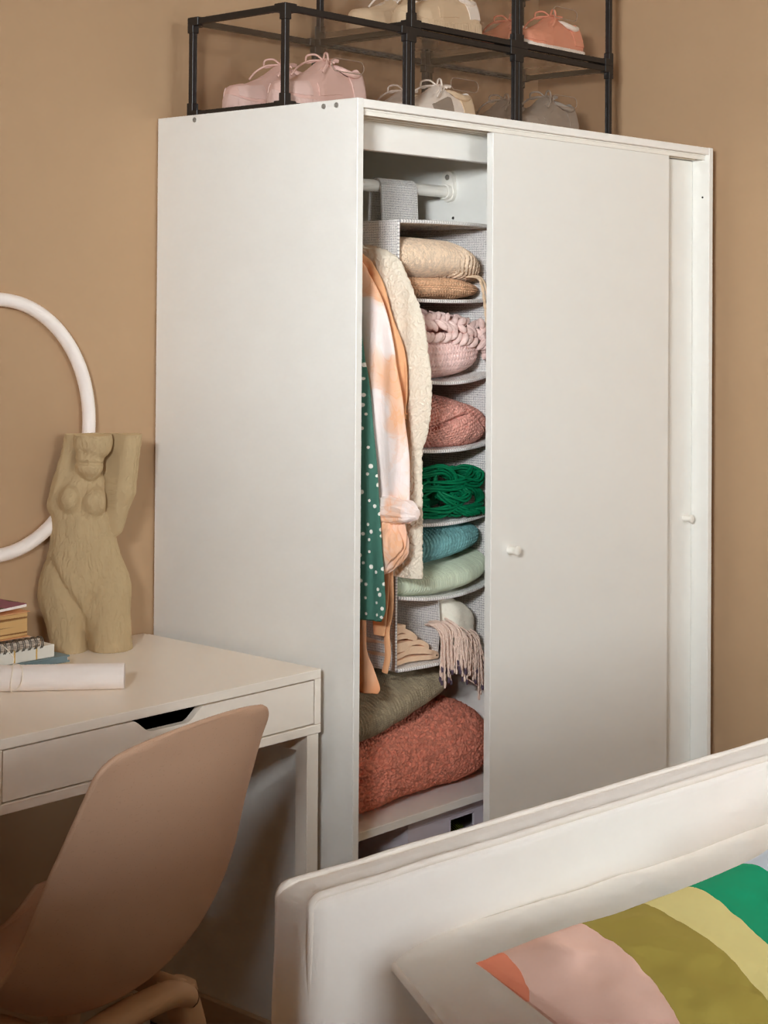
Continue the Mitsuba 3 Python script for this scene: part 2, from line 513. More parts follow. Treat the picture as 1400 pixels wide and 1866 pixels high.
for x, s in ((0.5618, 1), (0.0162, -1)):
    b2 = br.copy() if s > 0 else br.copy()
    c2 = cup.copy()
    if s < 0:
        b2.apply_transform(np.diag([-1, 1, 1, 1.0])); b2.invert()
        c2.apply_transform(np.diag([-1, 1, 1, 1.0])); c2.invert()
    k = part(rd, 'rod_bracket', move(cat([b2, c2]), [x, ROD_Y, ROD_Z]), 'rail_white', 30)
    if s > 0:
        part(rd, 'bracket_screw', move(orient(lathe([(0, 0.002), (0.003, 0.002), (0.0055, 0.001), (0.006, 0)][::-1], 16), [-1, 0, 0]), [x - 0.0102, ROD_Y, ROD_Z + 0.031]), 'steel', 30)

# ------------------------------------------------------------------ hanging organiser
OX0, OX1, OY0, OY1 = 0.2165, 0.503, 0.100, 0.440
OZT, OZB = 1.562, 0.709
SHELF_Z = [1.413, 1.266, 1.128, 0.986, 0.847, 0.709]
og = thing('hanging_organiser', 'white fabric hanging shelf organiser with a dark check grid, on the clothes rail', 'hanging organiser')


def wall_sheet(x, bow, z0=OZB, z1=OZT):
    u = np.linspace(0, 1, 28)
    v = np.linspace(0, 1, 90)
    U, V = np.meshgrid(u, v, indexing='ij')
    P = np.stack([x + bow * np.sin(np.pi * U) * np.abs(np.sin(np.pi * V * 6)) * 0.6 + 0.0012 * (meshkit.fbm(np.stack([U * 3, V * 12, U * 0 + x * 9], -1)) - 0.5), OY0 + (OY1 - OY0) * U, z0 + (z1 - z0) * V], -1)
    return sheet(P, 0.003)


for x, bow in ((OX0, 0.002), (OX1, -0.002)):
    m, uv = wall_sheet(x, bow)
    part(og, 'side_panel', m, 'grid_cloth', True, uv=uv)
U, V = np.meshgrid(np.linspace(0, 1, 20), np.linspace(0, 1, 60), indexing='ij')
m, uv = sheet(np.stack([OX0 + (OX1 - OX0) * U, OY1 + 0 * U, OZB + (OZT - OZB) * V], -1), 0.003)
part(og, 'back_panel', m, 'grid_cloth', True, uv=uv)


def org_shelf(z, sag, bulge, x0=OX0 + 0.002, x1=OX1 - 0.002):
    U, V = np.meshgrid(np.linspace(0, 1, 40), np.linspace(0, 1, 30), indexing='ij')
    arc = 1 - (2 * U - 1) ** 2
    y = OY0 + (OY1 - OY0 - 0.002) * V - bulge * arc * (1 - V)
    zz = z - sag * arc * (0.35 + 0.65 * (1 - V))
    P = np.stack([x0 + (x1 - x0) * U, y, zz], -1)
    return P


for i, (z, sag, bul) in enumerate([(OZT, -0.001, 0.016), (1.413, 0.003, 0.008), (1.266, 0.016, 0.012), (1.128, 0.010, 0.012), (0.986, 0.010, 0.012), (0.847, 0.014, 0.012), (0.709, 0.004, 0.004)]):
    P = org_shelf(z, sag, bul)
    m, uv = sheet(P, 0.005)
    k = part(og, 'top_panel' if i == 0 else 'shelf', m, 'grid_cloth', True, uv=uv)
    e = tube(P[:, 0], 0.0038, 10)
    ue = np.stack([np.zeros(len(e.vertices)), np.concatenate([np.repeat(np.linspace(0, 0.287, 40), 10), [0, 0.287]])], -1)
    part(k, 'piping', e, 'grid_piping', True, uv=ue)
for x in (OX0, OX1):
    e = tube(spline([[x, OY0, OZB], [x, OY0, 1.1], [x, OY0, OZT]], 60), 0.0026, 8)
    ue = np.stack([np.zeros(len(e.vertices)), np.concatenate([np.repeat(np.linspace(0, 0.853, 60), 8), [0, 0.85]])], -1)
    part(og, 'edge_piping', e, 'grid_piping', True, uv=ue)
# strap over the rail
sp = [[0, ROD_Y - 0.020, OZT], [0, ROD_Y - 0.018, 1.60], [0, ROD_Y - 0.0155, ROD_Z]] + [[0, ROD_Y - 0.0150 * math.cos(a), ROD_Z + 0.0150 * math.sin(a)] for a in np.linspace(0.3, math.pi - 0.3, 8)] + [[0, ROD_Y + 0.0155, ROD_Z], [0, ROD_Y + 0.018, 1.60], [0, ROD_Y + 0.020, OZT]]
sp = spline(sp, 60)
for x0, x1 in ((0.330, 0.437),):
    P = np.stack([sp + [x, 0, 0] for x in np.linspace(x0, x1, 12)], 0)
    P[:, :, 1] += 0.001 * np.sin(np.linspace(0, 5, 12))[:, None]
    m, uv = sheet(P, 0.003)
    part(og, 'strap', m, 'grid_cloth', True, uv=uv)
# divider of the bottom compartment
U, V = np.meshgrid(np.linspace(0, 1, 20), np.linspace(0, 1, 24), indexing='ij')
m, uv = sheet(np.stack([0.350 + 0.006 * np.sin(3 * V) * (1 - U), OY0 + 0.012 + (OY1 - OY0 - 0.02) * U, 0.712 + 0.122 * V], -1), 0.003)
part(og, 'divider', m, 'grid_cloth', True, uv=uv)

# ------------------------------------------------------------------ folded knits
def stitches(a, b, w, h, sharp=0.8):
    """Knit stitches: columns of V loops of width w along b, one loop every h."""
    fa = a / w - np.floor(a / w)
    leg = np.abs(np.sin(2 * np.pi * fa)) ** sharp
    ridge = 0.5 + 0.5 * np.cos(2 * np.pi * (b / h + 1.1 * np.abs(fa - 0.5) * 2))
    return leg * (0.5 + 0.5 * ridge)


def lump(c, s, pattern=None, e=0.75, cap=3.0, deform=None, res=0.0008, front=(0.045, 0.115), low=0.004, seed=0, st=None):
    """A soft folded thing: a rounded profile in y-z swept along x, closed at both ends, with a relief pattern(s, t) in metres."""
    c, s = np.asarray(c, float), np.asarray(s, float)
    pw = lambda q: np.sign(q) * np.abs(q) ** e
    # the profile, sampled evenly along its length: densely in front, coarsely behind
    af = np.sign(np.linspace(-1, 1, 40001)) * np.abs(np.linspace(-1, 1, 40001)) ** 1.6 * np.pi
    fy, fz = -s[1] * pw(np.cos(af)), s[2] * pw(np.sin(af))
    Sf = np.concatenate([[0], np.cumsum(np.hypot(np.diff(fy), np.diff(fz)))])
    Sf -= np.interp(0, af, Sf)
    half_p = abs(Sf[0])
    lo_, hi_ = min(s[2] + front[0], 0.8 * half_p), min(s[2] + front[1], 0.85 * half_p)
    S = np.concatenate([np.arange(-lo_, hi_, res), np.linspace(hi_, 2 * half_p - lo_, max(16, int((2 * half_p - lo_ - hi_) / 0.006)), endpoint=False)])
    Sw = np.where(S > Sf[-1], S - 2 * half_p, S)
    a = np.interp(Sw, Sf, af)
    a = np.where(S > Sf[-1], a + 2 * np.pi, a)
    py, pz = -s[1] * pw(np.cos(a)), s[2] * pw(np.sin(a))
    q = np.linspace(-1, 1, 40001)
    tf = np.sign(q) * (1 - (1 - np.abs(q)) ** 2.5)
    ff = (1 - np.abs(tf * 0.9998) ** cap) ** (1 / cap)
    Tf = np.concatenate([[0], np.cumsum(np.hypot(np.diff(tf * s[0]), np.diff(ff) * s[2]))])
    Tt = np.linspace(0, Tf[-1], int(Tf[-1] / res))
    t = np.interp(Tt, Tf, tf)
    f = np.interp(Tt, Tf, ff)
    tx = s[0] * t
    A, _ = np.meshgrid(np.where(a > np.pi, a - 2 * np.pi, a), t, indexing='ij')
    P = np.stack([np.broadcast_to(tx, A.shape), py[:, None] * (0.25 + 0.75 * f), pz[:, None] * f], -1)
    SS, TT = np.meshgrid(S, Tt, indexing='ij')
    lowf = meshkit.fbm(P * 14 + seed * 7.3, 3, seed) - 0.5
    N = normals_of(P, cu=True)
    if np.mean((N * P).sum(-1)) < 0:
        N = -N
    P = P + N * (lowf * low * 2)[..., None]
    if deform is not None:
        P = deform(P, A, np.broadcast_to(t, A.shape))
    if pattern is not None:
        N = normals_of(P, cu=True)
        if np.mean((N * (P - P.mean((0, 1)))).sum(-1)) < 0:
            N = -N
        P = P + N * pattern(SS, TT, A, np.broadcast_to(t, A.shape))[..., None]
    m = grid(P + c, cu=True)
    # close the ends
    nu, nv = A.shape
    V = np.vstack([m.vertices, (P[:, 0] + c).mean(0)[None], (P[:, -1] + c).mean(0)[None]])
    i = np.arange(nu)
    j = (i + 1) % nu
    F = np.vstack([m.faces, np.stack([j * nv, i * nv, np.full(nu, nu * nv)], 1), np.stack([i * nv + nv - 1, j * nv + nv - 1, np.full(nu, nu * nv + 1)], 1)])
    m = trimesh.Trimesh(V, F, process=False)
    if m.volume < 0:
        m.faces = m.faces[:, ::-1]
    if st is not None:
        uv = np.stack(st(SS, TT), -1).reshape(-1, 2)
        return m, np.vstack([uv, uv[:1], uv[-1:]])
    return m


def gauss(x, w):
    return np.exp(-(x / w) ** 2)


def pits(a, b, w, h, r=0.36):
    """Open gaps between stitches on a staggered grid, 0 .. 1."""
    row = np.round(b / h)
    fa = a / w + 0.5 * (row % 2)
    return np.clip(1 - (np.hypot((fa - np.round(fa)) / r, (b / h - row) / (r * 1.25))) ** 2, 0, 1)


# cream cardigan, on top
def pat(S, Tq, A, t):
    base = 0.0030 * stitches(Tq, S, 0.0075, 0.0066)
    k = np.clip((t - 0.05) * 5, 0, 1) * np.clip((1.15 - np.abs(A - 0.1)) * 3, 0, 1)
    ph = (Tq + 0.35 * S - 0.004 * np.sin(S * 160)) / 0.0135
    rib = 0.5 + 0.5 * np.cos(2 * np.pi * ph)
    hole = np.clip(1 - 2.2 * np.hypot((ph - np.round(ph - .5) - .5) * 1.9, (S / 0.0085 - np.round(S / 0.0085)) * 1.1), 0, 1)
    return base * (1 - 0.35 * k) + k * (0.0040 * rib - 0.0110 * hole)


def dfm(P, A, t):
    P = P.copy()
    P[..., 2] += -0.030 * np.clip(t, 0, 1) ** 1.6 + 0.004 * np.clip(-t, 0, 1)
    P[..., 1] += 0.01 * np.clip(t, 0, 1) ** 2
    return P


k = thing('knitted_cardigan', 'cream openwork knitted cardigan folded on top of the tan knit on the uppermost organiser shelf', 'cardigan')
m, uv = lump([0.354, 0.232, 1.4935], [0.150, 0.155, 0.041], pat, e=0.8, cap=2.4, deform=dfm, seed=1, st=lambda S, Tq: (Tq / 0.0075, S / 0.0066))
part(k, 'body', m, 'knit_cream', True, uv=uv)
cord = [[0.415, 0.10, 1.460], [0.432, 0.083, 1.457], [0.440, 0.0785, 1.440], [0.447, 0.077, 1.405], [0.455, 0.078, 1.372], [0.459, 0.079, 1.352]]
cd = spline(cord, 70)
tw = np.linspace(0, 34, 70)
c1 = cd + 0.0016 * np.stack([np.cos(tw), np.sin(tw), 0 * tw], 1)
c2 = cd - 0.0016 * np.stack([np.cos(tw), np.sin(tw), 0 * tw], 1)
cd2 = spline([[0.420, 0.10, 1.460], [0.436, 0.083, 1.459], [0.449, 0.080, 1.446], [0.457, 0.079, 1.42], [0.461, 0.080, 1.39], [0.4575, 0.083, 1.372]], 70)
part(k, 'tie_cord', cat([tube(c1, 0.0022, 8), tube(c2, 0.0022, 8), tube(cd2, 0.0026, 8)]), 'yarn_cream', True)


def dfm(P, A, t):
    P = P.copy()
    P[..., 2] *= 1 - 0.35 * np.clip(t - 0.3, 0, 1)[..., ] ** 1.5
    P[..., 2] += -0.006 * np.clip(t, 0, 1)
    return P


k = thing('knitted_sweater', 'tan brown knitted jumper folded beneath the cream cardigan on the uppermost organiser shelf', 'sweater')
m, uv = lump([0.355, 0.25, 1.4395], [0.155, 0.155, 0.0245], lambda S, Tq, A, t: 0.0022 * stitches(S, Tq, 0.0084, 0.0072, 1.0) - 0.0050 * pits(Tq, S, 0.0078, 0.0052), e=0.8, cap=2.6, deform=dfm, seed=2, st=lambda S, Tq: (S / 0.0084, Tq / 0.0072))
part(k, 'body', m, 'knit_tan', True, uv=uv)


# pink sweater + chunky scarf on it
def dfm(P, A, t):
    P = P.copy()
    P[..., 0] *= 1 + 0.06 * np.sin(A)
    P[..., 2] += 0.006 * np.clip(t, -1, 1) ** 2 + 0.004 * t
    return P


k = thing('knitted_sweater', 'plump pale pink knitted jumper under the chunky pink scarf on the second organiser shelf', 'sweater')
m, uv = lump([0.350, 0.243, 1.305], [0.140, 0.150, 0.048], lambda S, Tq, A, t: 0.0026 * stitches(Tq + 0.15 * S, S, 0.0092, 0.0092) - 0.0050 * pits(Tq + 0.15 * S, S, 0.0092, 0.0120, 0.26), e=0.62, cap=3.6, deform=dfm, seed=3, low=0.005, st=lambda S, Tq: ((Tq + 0.15 * S) / 0.0092, S / 0.0092))
part(k, 'body', m, 'knit_pink', True, uv=uv)
rng = np.random.default_rng(5)
k = thing('chunky_scarf', 'pale pink scarf of very thick wool loops piled on the pink jumper', 'scarf')
ms = []
cap_p = np.linspace(-1, 1, 9)
for row in range(5):
    for side in range(15):
        x = 0.225 + 0.0175 * side + rng.normal(0, 0.002)
        u = (x - 0.225) / 0.25
        y = [0.086, 0.092, 0.115, 0.15, 0.20][row] + rng.normal(0, 0.003) + 0.01 * u
        z = [1.342, 1.361, 1.378, 1.386, 1.388][row] + rng.normal(0, 0.002) - 0.036 * max(0, u - 0.45) ** 1.2
        if z > 1.398:
            z = 1.398
        sgn = 1 if (row % 2 == 0) else -1
        d = np.array([0.0125 * (0.8 + 0.4 * rng.random()), 0.003 * rng.normal(), sgn * 0.0105 * (0.7 + 0.6 * rng.random())])
        q = np.array([x, y, z]) + cap_p[:, None] * d + np.array([0, -0.004, 0]) * (1 - cap_p[:, None] ** 2)
        rr = 0.0074 * (1 - 0.96 * np.abs(cap_p) ** 2.4) * (0.9 + 0.2 * rng.random())
        ms.append(tube(spline(q, 13), np.interp(np.linspace(-1, 1, 13), cap_p, rr), 10))
for i in range(6):     # the end hanging at the right
    z = 1.366 - 0.0125 * i
    d = np.array([0.007, 0.002, (0.010 if i % 2 else -0.012)])
    q = np.array([0.450 + 0.005 * i + 0.004 * (i % 2), 0.088 + 0.003 * i, z]) + cap_p[:, None] * d
    ms.append(tube(spline(q, 13), np.interp(np.linspace(-1, 1, 13), cap_p, 0.0070 * (1 - 0.95 * np.abs(cap_p) ** 2.4)), 10))
part(k, 'loops', cat(ms), 'yarn_pink_wool', True, kind='stuff')
part(k, 'core', lump([0.335, 0.25, 1.366], [0.118, 0.135, 0.020], None, res=0.004, seed=4), 'yarn_pink_wool', True)


# rose sweater
def dfm(P, A, t):
    P = P.copy()
    fold = gauss(A - 0.95 + 0.85 * (t + 0.1) ** 2 + 0.9 * t, 0.09)
    f2 = gauss(A + 0.25 - 0.7 * (t + 0.55), 0.08) * (t < 0.25)
    P *= (1 - 0.085 * fold - 0.10 * f2)[..., None]
    P[..., 2] += 0.012 * np.clip(-t, -1, 1) - 0.004
    return P


def pat(S, Tq, A, t):
    h = 0.0024 * stitches(Tq * 0.8 - 0.6 * S, S * 0.8 + 0.6 * Tq, 0.0088, 0.0080) - 0.0062 * pits(Tq * 0.8 - 0.6 * S, S * 0.8 + 0.6 * Tq, 0.0092, 0.0072, 0.34)
    ph = (Tq - 0.45 * S) / 0.040
    d = np.abs(ph - np.round(ph)) * 0.040
    hole = gauss(d, 0.0022) * (0.5 + 0.5 * np.cos(2 * np.pi * S / 0.0068))
    return h - 0.006 * hole


k = thing('knitted_sweater', 'dusty rose openwork knitted jumper filling the third organiser shelf', 'sweater')
m, uv = lump([0.366, 0.226, 1.1755], [0.150, 0.152, 0.055], pat, e=0.85, cap=2.6, deform=dfm, seed=6, low=0.006, st=lambda S, Tq: ((Tq * 0.8 - 0.6 * S) / 0.0088, (S * 0.8 + 0.6 * Tq) / 0.0080))
part(k, 'body', m, 'knit_rose', True, uv=uv)

# green cord bag
k = thing('cord_bag', 'emerald green bag of thin cords lying in a tangle on the fourth organiser shelf', 'bag')
rng = np.random.default_rng(11)
ms = []


def skein(ctrl, n_str, rad, r=0.0026, twist=1.2, n=70):
    c = spline(ctrl, n)
    tn = np.gradient(c, axis=0)
    tn /= np.linalg.norm(tn, axis=1, keepdims=True)
    a = np.cross(tn, [0.2, 0.9, 0.3]); a /= np.linalg.norm(a, axis=1, keepdims=True)
    b = np.cross(tn, a)
    u = np.linspace(0, 1, n)
    for j in range(n_str):
        ph = 2 * np.pi * j / n_str + twist * 2 * np.pi * u
        rr = rad * (1 if j else 0) * (1 + 0.15 * np.sin(5 * u + j))
        q = c + rr[:, None] * (np.cos(ph)[:, None] * a + np.sin(ph)[:, None] * b)
        ms.append(tube(q, r, 7))


zb = 0.987
skein([[0.222, 0.16, zb + .05], [0.30, 0.105, zb + .062], [0.37, 0.095, zb + .060], [0.43, 0.10, zb + .068], [0.458, 0.12, zb + .082], [0.45, 0.16, zb + .080]], 8, 0.0085, twist=0.5)
skein([[0.225, 0.15, zb + .072], [0.30, 0.11, zb + .088], [0.345, 0.10, zb + .093], [0.375, 0.10, zb + .080], [0.385, 0.105, zb + .062]], 8, 0.0085, twist=0.4)
skein([[0.36, 0.12, zb + .090], [0.40, 0.10, zb + .070], [0.44, 0.09, zb + .062], [0.458, 0.095, zb + .078], [0.45, 0.13, zb + .088], [0.42, 0.15, zb + .078]], 7, 0.007, twist=0.6)
skein([[0.38, 0.12, zb + .040], [0.42, 0.10, zb + .050], [0.455, 0.10, zb + .042], [0.468, 0.105, zb + .026], [0.45, 0.095, zb + .016], [0.40, 0.09, zb + .012], [0.35, 0.09, zb + .016]], 8, 0.0075, twist=2.2)
skein([[0.222, 0.14, zb + .012], [0.27, 0.098, zb + .014], [0.33, 0.088, zb + .012], [0.37, 0.09, zb + .022], [0.38, 0.10, zb + .038]], 8, 0.0085, twist=0.6)
skein([[0.33, 0.10, zb + .05], [0.35, 0.085, zb + .036], [0.385, 0.085, zb + .030], [0.41, 0.09, zb + .040], [0.40, 0.10, zb + .052], [0.37, 0.105, zb + .050]], 7, 0.007, twist=0.8)
skein([[0.36, 0.10, zb + .008], [0.41, 0.082, zb + .006], [0.44, 0.08, zb + .007], [0.462, 0.085, zb + .008]], 6, 0.005, twist=2.0)
for i in range(46):
    p0 = np.array([0.225 + 0.15 * rng.random(), 0.10 + 0.04 * rng.random(), zb + 0.012 + 0.075 * rng.random()])
    q = [p0]
    d = rng.normal(0, 1, 3) * [1, .35, .7]
    for j in range(4):
        d = d + rng.normal(0, .9, 3) * [1, .35, .7]
        q.append(q[-1] + 0.021 * d / np.linalg.norm(d))
    q = np.clip(np.array(q), [0.222, 0.098, zb + 0.004], [0.42, 0.17, zb + 0.097])
    ms.append(tube(spline(q, 26), 0.0026, 6))
part(k, 'cords', cat(ms), 'yarn_green', True, kind='stuff')
part(k, 'core', lump([0.315, 0.22, zb + 0.045], [0.095, 0.10, 0.040], None, res=0.005, seed=9, low=0.008), 'yarn_green', True)


# sage + teal
def dfm(P, A, t):
    P = P.copy()
    P[..., 2] += 0.026 * np.clip(t, -0.3, 1) ** 2 * np.sign(t) - 0.004
    return P


k = thing('knitted_sweater', 'pale sage green fine knit jumper folded beneath the teal one on the fifth organiser shelf', 'sweater')
m, uv = lump([0.362, 0.232, 0.8715], [0.143, 0.158, 0.031], lambda S, Tq, A, t: 0.0015 * (0.5 + 0.5 * np.cos(2 * np.pi * Tq / 0.0052)), e=0.7, cap=3.2, deform=dfm, seed=7, st=lambda S, Tq: (Tq / 0.0052, S / 0.02))
part(k, 'body', m, 'knit_sage', True, uv=uv)


def dfm(P, A, t):
    P = P.copy()
    fold = gauss(A - 1.35 + 0.9 * (t - 0.2), 0.10) * (t > -0.3)
    P *= (1 - 0.07 * fold)[..., None]
    P[..., 2] += 0.016 * t * (1 - 0.5 * np.clip(t, 0, 1)) + 0.004
    return P


k = thing('knitted_sweater', 'teal blue ribbed knitted jumper lying on the sage green one on the fifth organiser shelf', 'sweater')
m, uv = lump([0.350, 0.230, 0.9305], [0.150, 0.150, 0.0385], lambda S, Tq, A, t: 0.0026 * stitches(Tq - 0.25 * S, S, 0.0088, 0.0066, 0.6) - 0.0040 * gauss(((Tq - 0.25 * S) / 0.0088 - np.round((Tq - 0.25 * S) / 0.0088)), 0.16), e=0.8, cap=2.6, deform=dfm, seed=8, st=lambda S, Tq: ((Tq - 0.25 * S) / 0.0088, S / 0.0066))
part(k, 'body', m, 'knit_teal', True, uv=uv)

# beige cloth in the bottom left compartment
k = thing('folded_cloth', 'beige woollen cloth folded in soft layers in the lowest organiser compartment', 'folded cloth')
pts_ = []
for i in range(7):
    zc = 0.7195 + 0.0115 * i
    xr = 0.350 - 0.0150 * i - (0.012 if i % 4 == 1 else 0)
    xl = 0.224 + 0.002 * (i % 3)
    a_, b_ = ([xl, zc], [xr, zc - 0.004]) if i % 2 == 0 else ([xr, zc - 0.001], [xl, zc])
    pts_ += [a_, [(a_[0] + b_[0]) / 2, zc + 0.003 * math.sin(1.7 * i)], b_]
zig = spline(pts_, 420)
Vv = np.linspace(0, 1, 70)
P = np.stack([np.broadcast_to(zig[:, :1], (420, 70)) - 0.030 * (Vv[None] - 0.15) ** 2, np.broadcast_to(0.112 + 0.23 * Vv[None], (420, 70)), np.broadcast_to(zig[:, 1:], (420, 70))], -1).copy()
P += 0.006 * (np.stack([meshkit.fbm(P * 22 + q, 3, 3) for q in (0, 9.7, 17.1)], -1) - 0.5) * [1.6, 2.4, 0.35]
P[..., 2] -= 0.010 * np.clip((P[..., 0] - 0.26) / 0.1, 0, 1) * np.clip((P[..., 2] - 0.722) / 0.03, 0, 1)
m, uv = sheet(P, 0.0088)
part(k, 'cloth', m, 'cloth_beige', True, uv=uv)

# white scarf with fringe in the bottom right compartment
k = thing('fringed_scarf', 'off-white woollen scarf with long mauve knotted fringe spilling out of the lowest organiser compartment', 'scarf')


def dfm(P, A, t):
    P = P.copy()
    P[..., 2] += -0.030 * np.clip(t, -1, 1) + 0.004 * np.sin(5 * t + 2 * A)
    return P


part(k, 'body', lump([0.432, 0.24, 0.774], [0.060, 0.128, 0.050], lambda S, Tq, A, t: 0.0014 * meshkit.fbm(np.stack([S * 260, Tq * 260, A], -1)), e=0.75, cap=3.6, deform=dfm, res=0.0016, seed=30, low=0.018), 'wool_white', True)
rng = np.random.default_rng(21)
ms, tips = [], []
for i in range(64):
    u = i / 63
    x = 0.330 + 0.116 * u + rng.normal(0, 0.002)
    z0 = 0.762 + 0.014 * math.sin(u * 5 + .6) - 0.006 * u + (0.012 if 0.35 < u < 0.7 else 0) * rng.random()
    ln = 0.062 + 0.025 * rng.random() + (0.035 if u > 0.82 and rng.random() > 0.4 else 0) + (0.02 if u < 0.1 else 0)
    y0 = 0.092 + 0.012 * rng.random()
    lean = 0.012 * rng.normal() + 0.006 + (0.012 if u > 0.85 else 0)
    q = [[x + 0.010, y0 + 0.035, z0 + 0.004], [x, y0 + 0.012, z0 + 0.008], [x + 0.002, y0 - 0.010, z0 - 0.006], [x + lean * 0.5, y0 - 0.014, z0 - ln * 0.5], [x + lean, y0 - 0.013, z0 - ln]]
    c = spline(q, 34)
    tq = np.linspace(0, 46, 34)
    o = 0.0011 * np.stack([np.cos(tq), np.sin(tq), 0 * tq], 1)
    ms += [tube(c + o, 0.0013, 5), tube(c - o, 0.0013, 5)]
    e = c[-1]
    (tips if rng.random() < 0.45 else ms).append(tube(np.array([e + [0, 0, 0.004], e + [0.0005, 0, -0.001], e + [0.001, 0, -0.007]]), [0.0018, 0.0030, 0.0022], 7))
for i in range(7):
    e = np.array([0.452 + 0.004 * rng.normal(), 0.088, 0.715 - 0.012 * i + 0.004 * rng.normal()])
    c = spline([e + [-0.03, 0.01, 0.02], e + [-0.012, 0, 0.008], e], 14)
    ms.append(tube(c, 0.0017, 5))
    tips.append(tube(np.array([e, e + [0.004, 0, 0], e + [0.009, 0, 0.001]]), [0.0018, 0.0028, 0.002], 7))
part(k, 'fringe', cat(ms), 'fringe_mauve', True, kind='stuff', label='mauve twisted fringe')
part(k, 'fringe_tips', cat(tips), 'fringe_dark', True, kind='stuff', label='dark purple fringe ends')


# rolled olive jumper on the fleece
def dfm(P, A, t):
    P = P.copy()
    P[..., 2] += 0.020 * t - 0.012 * (1 - t ** 2) * 0 + 0.006 * np.sin(3 * t)
    P[..., 1] += 0.02 * t
    return P


k = thing('rolled_sweater', 'grey olive ribbed knitted jumper rolled up on the terracotta fleece', 'sweater')
m, uv = lump([0.262, 0.235, 0.6305], [0.205, 0.120, 0.048], lambda S, Tq, A, t: 0.0032 * (0.5 + 0.5 * np.cos(2 * np.pi * (Tq + 0.12 * S) / 0.0076)) + 0.0005 * np.cos(2 * np.pi * S / 0.004), e=0.9, cap=2.6, deform=dfm, seed=31, st=lambda S, Tq: ((Tq + 0.12 * S) / 0.0076, S / 0.008))
part(k, 'body', m, 'knit_olive', True, uv=uv)


def curls(S, Tq, A, t):
    p = np.stack([S, Tq, 0 * S], -1)
    n1 = meshkit.noise(p * 230, 3)
    n2 = meshkit.noise(p * 230 + 37.7, 8)
    n3 = meshkit.noise(p * 480, 5)
    return 0.0075 * (1 - np.abs(n1 - n2) * 1.7) + 0.003 * n3 - 0.005


def dfm(P, A, t):
    P = P.copy()
    P[..., 2] += 0.024 * np.exp(-((t - 0.62) / 0.3) ** 2) * np.clip(np.sin(A), 0, 1) + 0.010 * np.exp(-((t + 0.1) / 0.3) ** 2) * np.clip(np.sin(A), 0, 1)
    P[..., 1] += 0.010 * np.sin(4 * t + 1) + 0.02 * np.clip(t, 0, 1) ** 3
    sw = gauss(np.hypot((A - 0.12) * 1.0, (t + 0.80) * 4.2), 0.42)
    P[..., 1] += 0.055 * sw
    return P


k = thing('fleece_jacket', 'terracotta pink curly teddy fleece folded on the white wardrobe shelf', 'fleece')
m, uv = lump([0.297, 0.258, 0.509], [0.262, 0.155, 0.070], curls, e=0.62, cap=4.0, deform=dfm, seed=33, low=0.006, res=0.0012, front=(0.05, 0.16), st=lambda S, Tq: (S / 0.0062, Tq / 0.0062))
part(k, 'body', m, 'fleece_curls', True, uv=uv)


# ------------------------------------------------------------------ hanging clothes
def hanging(x0, ctr, back, th, fold=0.006, lam=0.05, seed=0, relief=None, top=None, nz=260, na=150, twist=0.0):
    """Cloth hanging in the y-z plane at x0: front edge ctr [(y, z)...] from top to bottom, back edge y = back."""
    c = np.array(ctr, float)
    z = np.linspace(c[0, 1], c[-1, 1], nz)
    s = np.concatenate([[0], np.cumsum(np.hypot(*np.diff(c, axis=0).T))])
    cc = spline(np.column_stack([c, s]), 900)
    o = np.argsort(-cc[:, 1])
    yf = np.interp(-z, -cc[o, 1], cc[o, 0])
    yb = np.interp(-z, [-back[0][1], -back[1][1]] if len(back) == 2 else [-q[1] for q in back], [q[0] for q in back])
    w = np.linspace(0, 1, na // 2)
    f = np.concatenate([w ** 1.5 * 0.5, (1 - (1 - w) ** 1.5 * 0.5)[1:]])   # 0 front .. 1 back, dense at the front
    half = np.sqrt(np.clip(1 - (2 * f - 1) ** 8, 0, 1))
    Y = yf[:, None] + (yb - yf)[:, None] * f
    hang = np.clip((c[0, 1] - z) / 0.25, 0.15, 1)[:, None]
    nz_ = meshkit.fbm(np.stack([Y * 16, np.broadcast_to(z[:, None] * 3.0, Y.shape), Y * 0 + seed], -1), 3, seed) - 0.5
    off = fold * hang * (np.sin(2 * np.pi * (Y - yf[:, None] * 0.3) / lam + 5 * nz_ + seed) + 1.6 * nz_)
    L = x0 - th / 2 * half + off
    R = x0 + th / 2 * half + off
    Yl = np.concatenate([Y, Y[:, ::-1][:, 1:-1]], 1)
    X = np.concatenate([L, R[:, ::-1][:, 1:-1]], 1)
    Z = np.broadcast_to(z[:, None], X.shape)
    P = np.stack([X, Yl, Z], -1)
    if relief is not None:
        N = normals_of(P, cv=True)
        C = P.mean(1, keepdims=True)
        if np.mean((N * (P - C)).sum(-1)) < 0:
            N = -N
        P = P + N * relief(P)[..., None]
    uv = np.stack([np.concatenate([Y, (2 * yf[:, None] - Y)[:, ::-1][:, 1:-1]], 1) + 1.0, Z], -1).reshape(-1, 2)
    m = grid(P, cv=True)
    # top and bottom closing
    nv = P.shape[1]
    V = np.vstack([m.vertices, P[0].mean(0)[None], P[-1].mean(0)[None]])
    i = np.arange(nv)
    j = (i + 1) % nv
    F = np.vstack([m.faces, np.stack([np.full(nv, nz * nv), i, j], 1), np.stack([(nz - 1) * nv + j, (nz - 1) * nv + i, np.full(nv, nz * nv + 1)], 1)])
    m = trimesh.Trimesh(V, F, process=False)
    if m.volume < 0:
        m.faces = m.faces[:, ::-1]
    return m, np.vstack([uv, uv[:1], uv[-1:]])


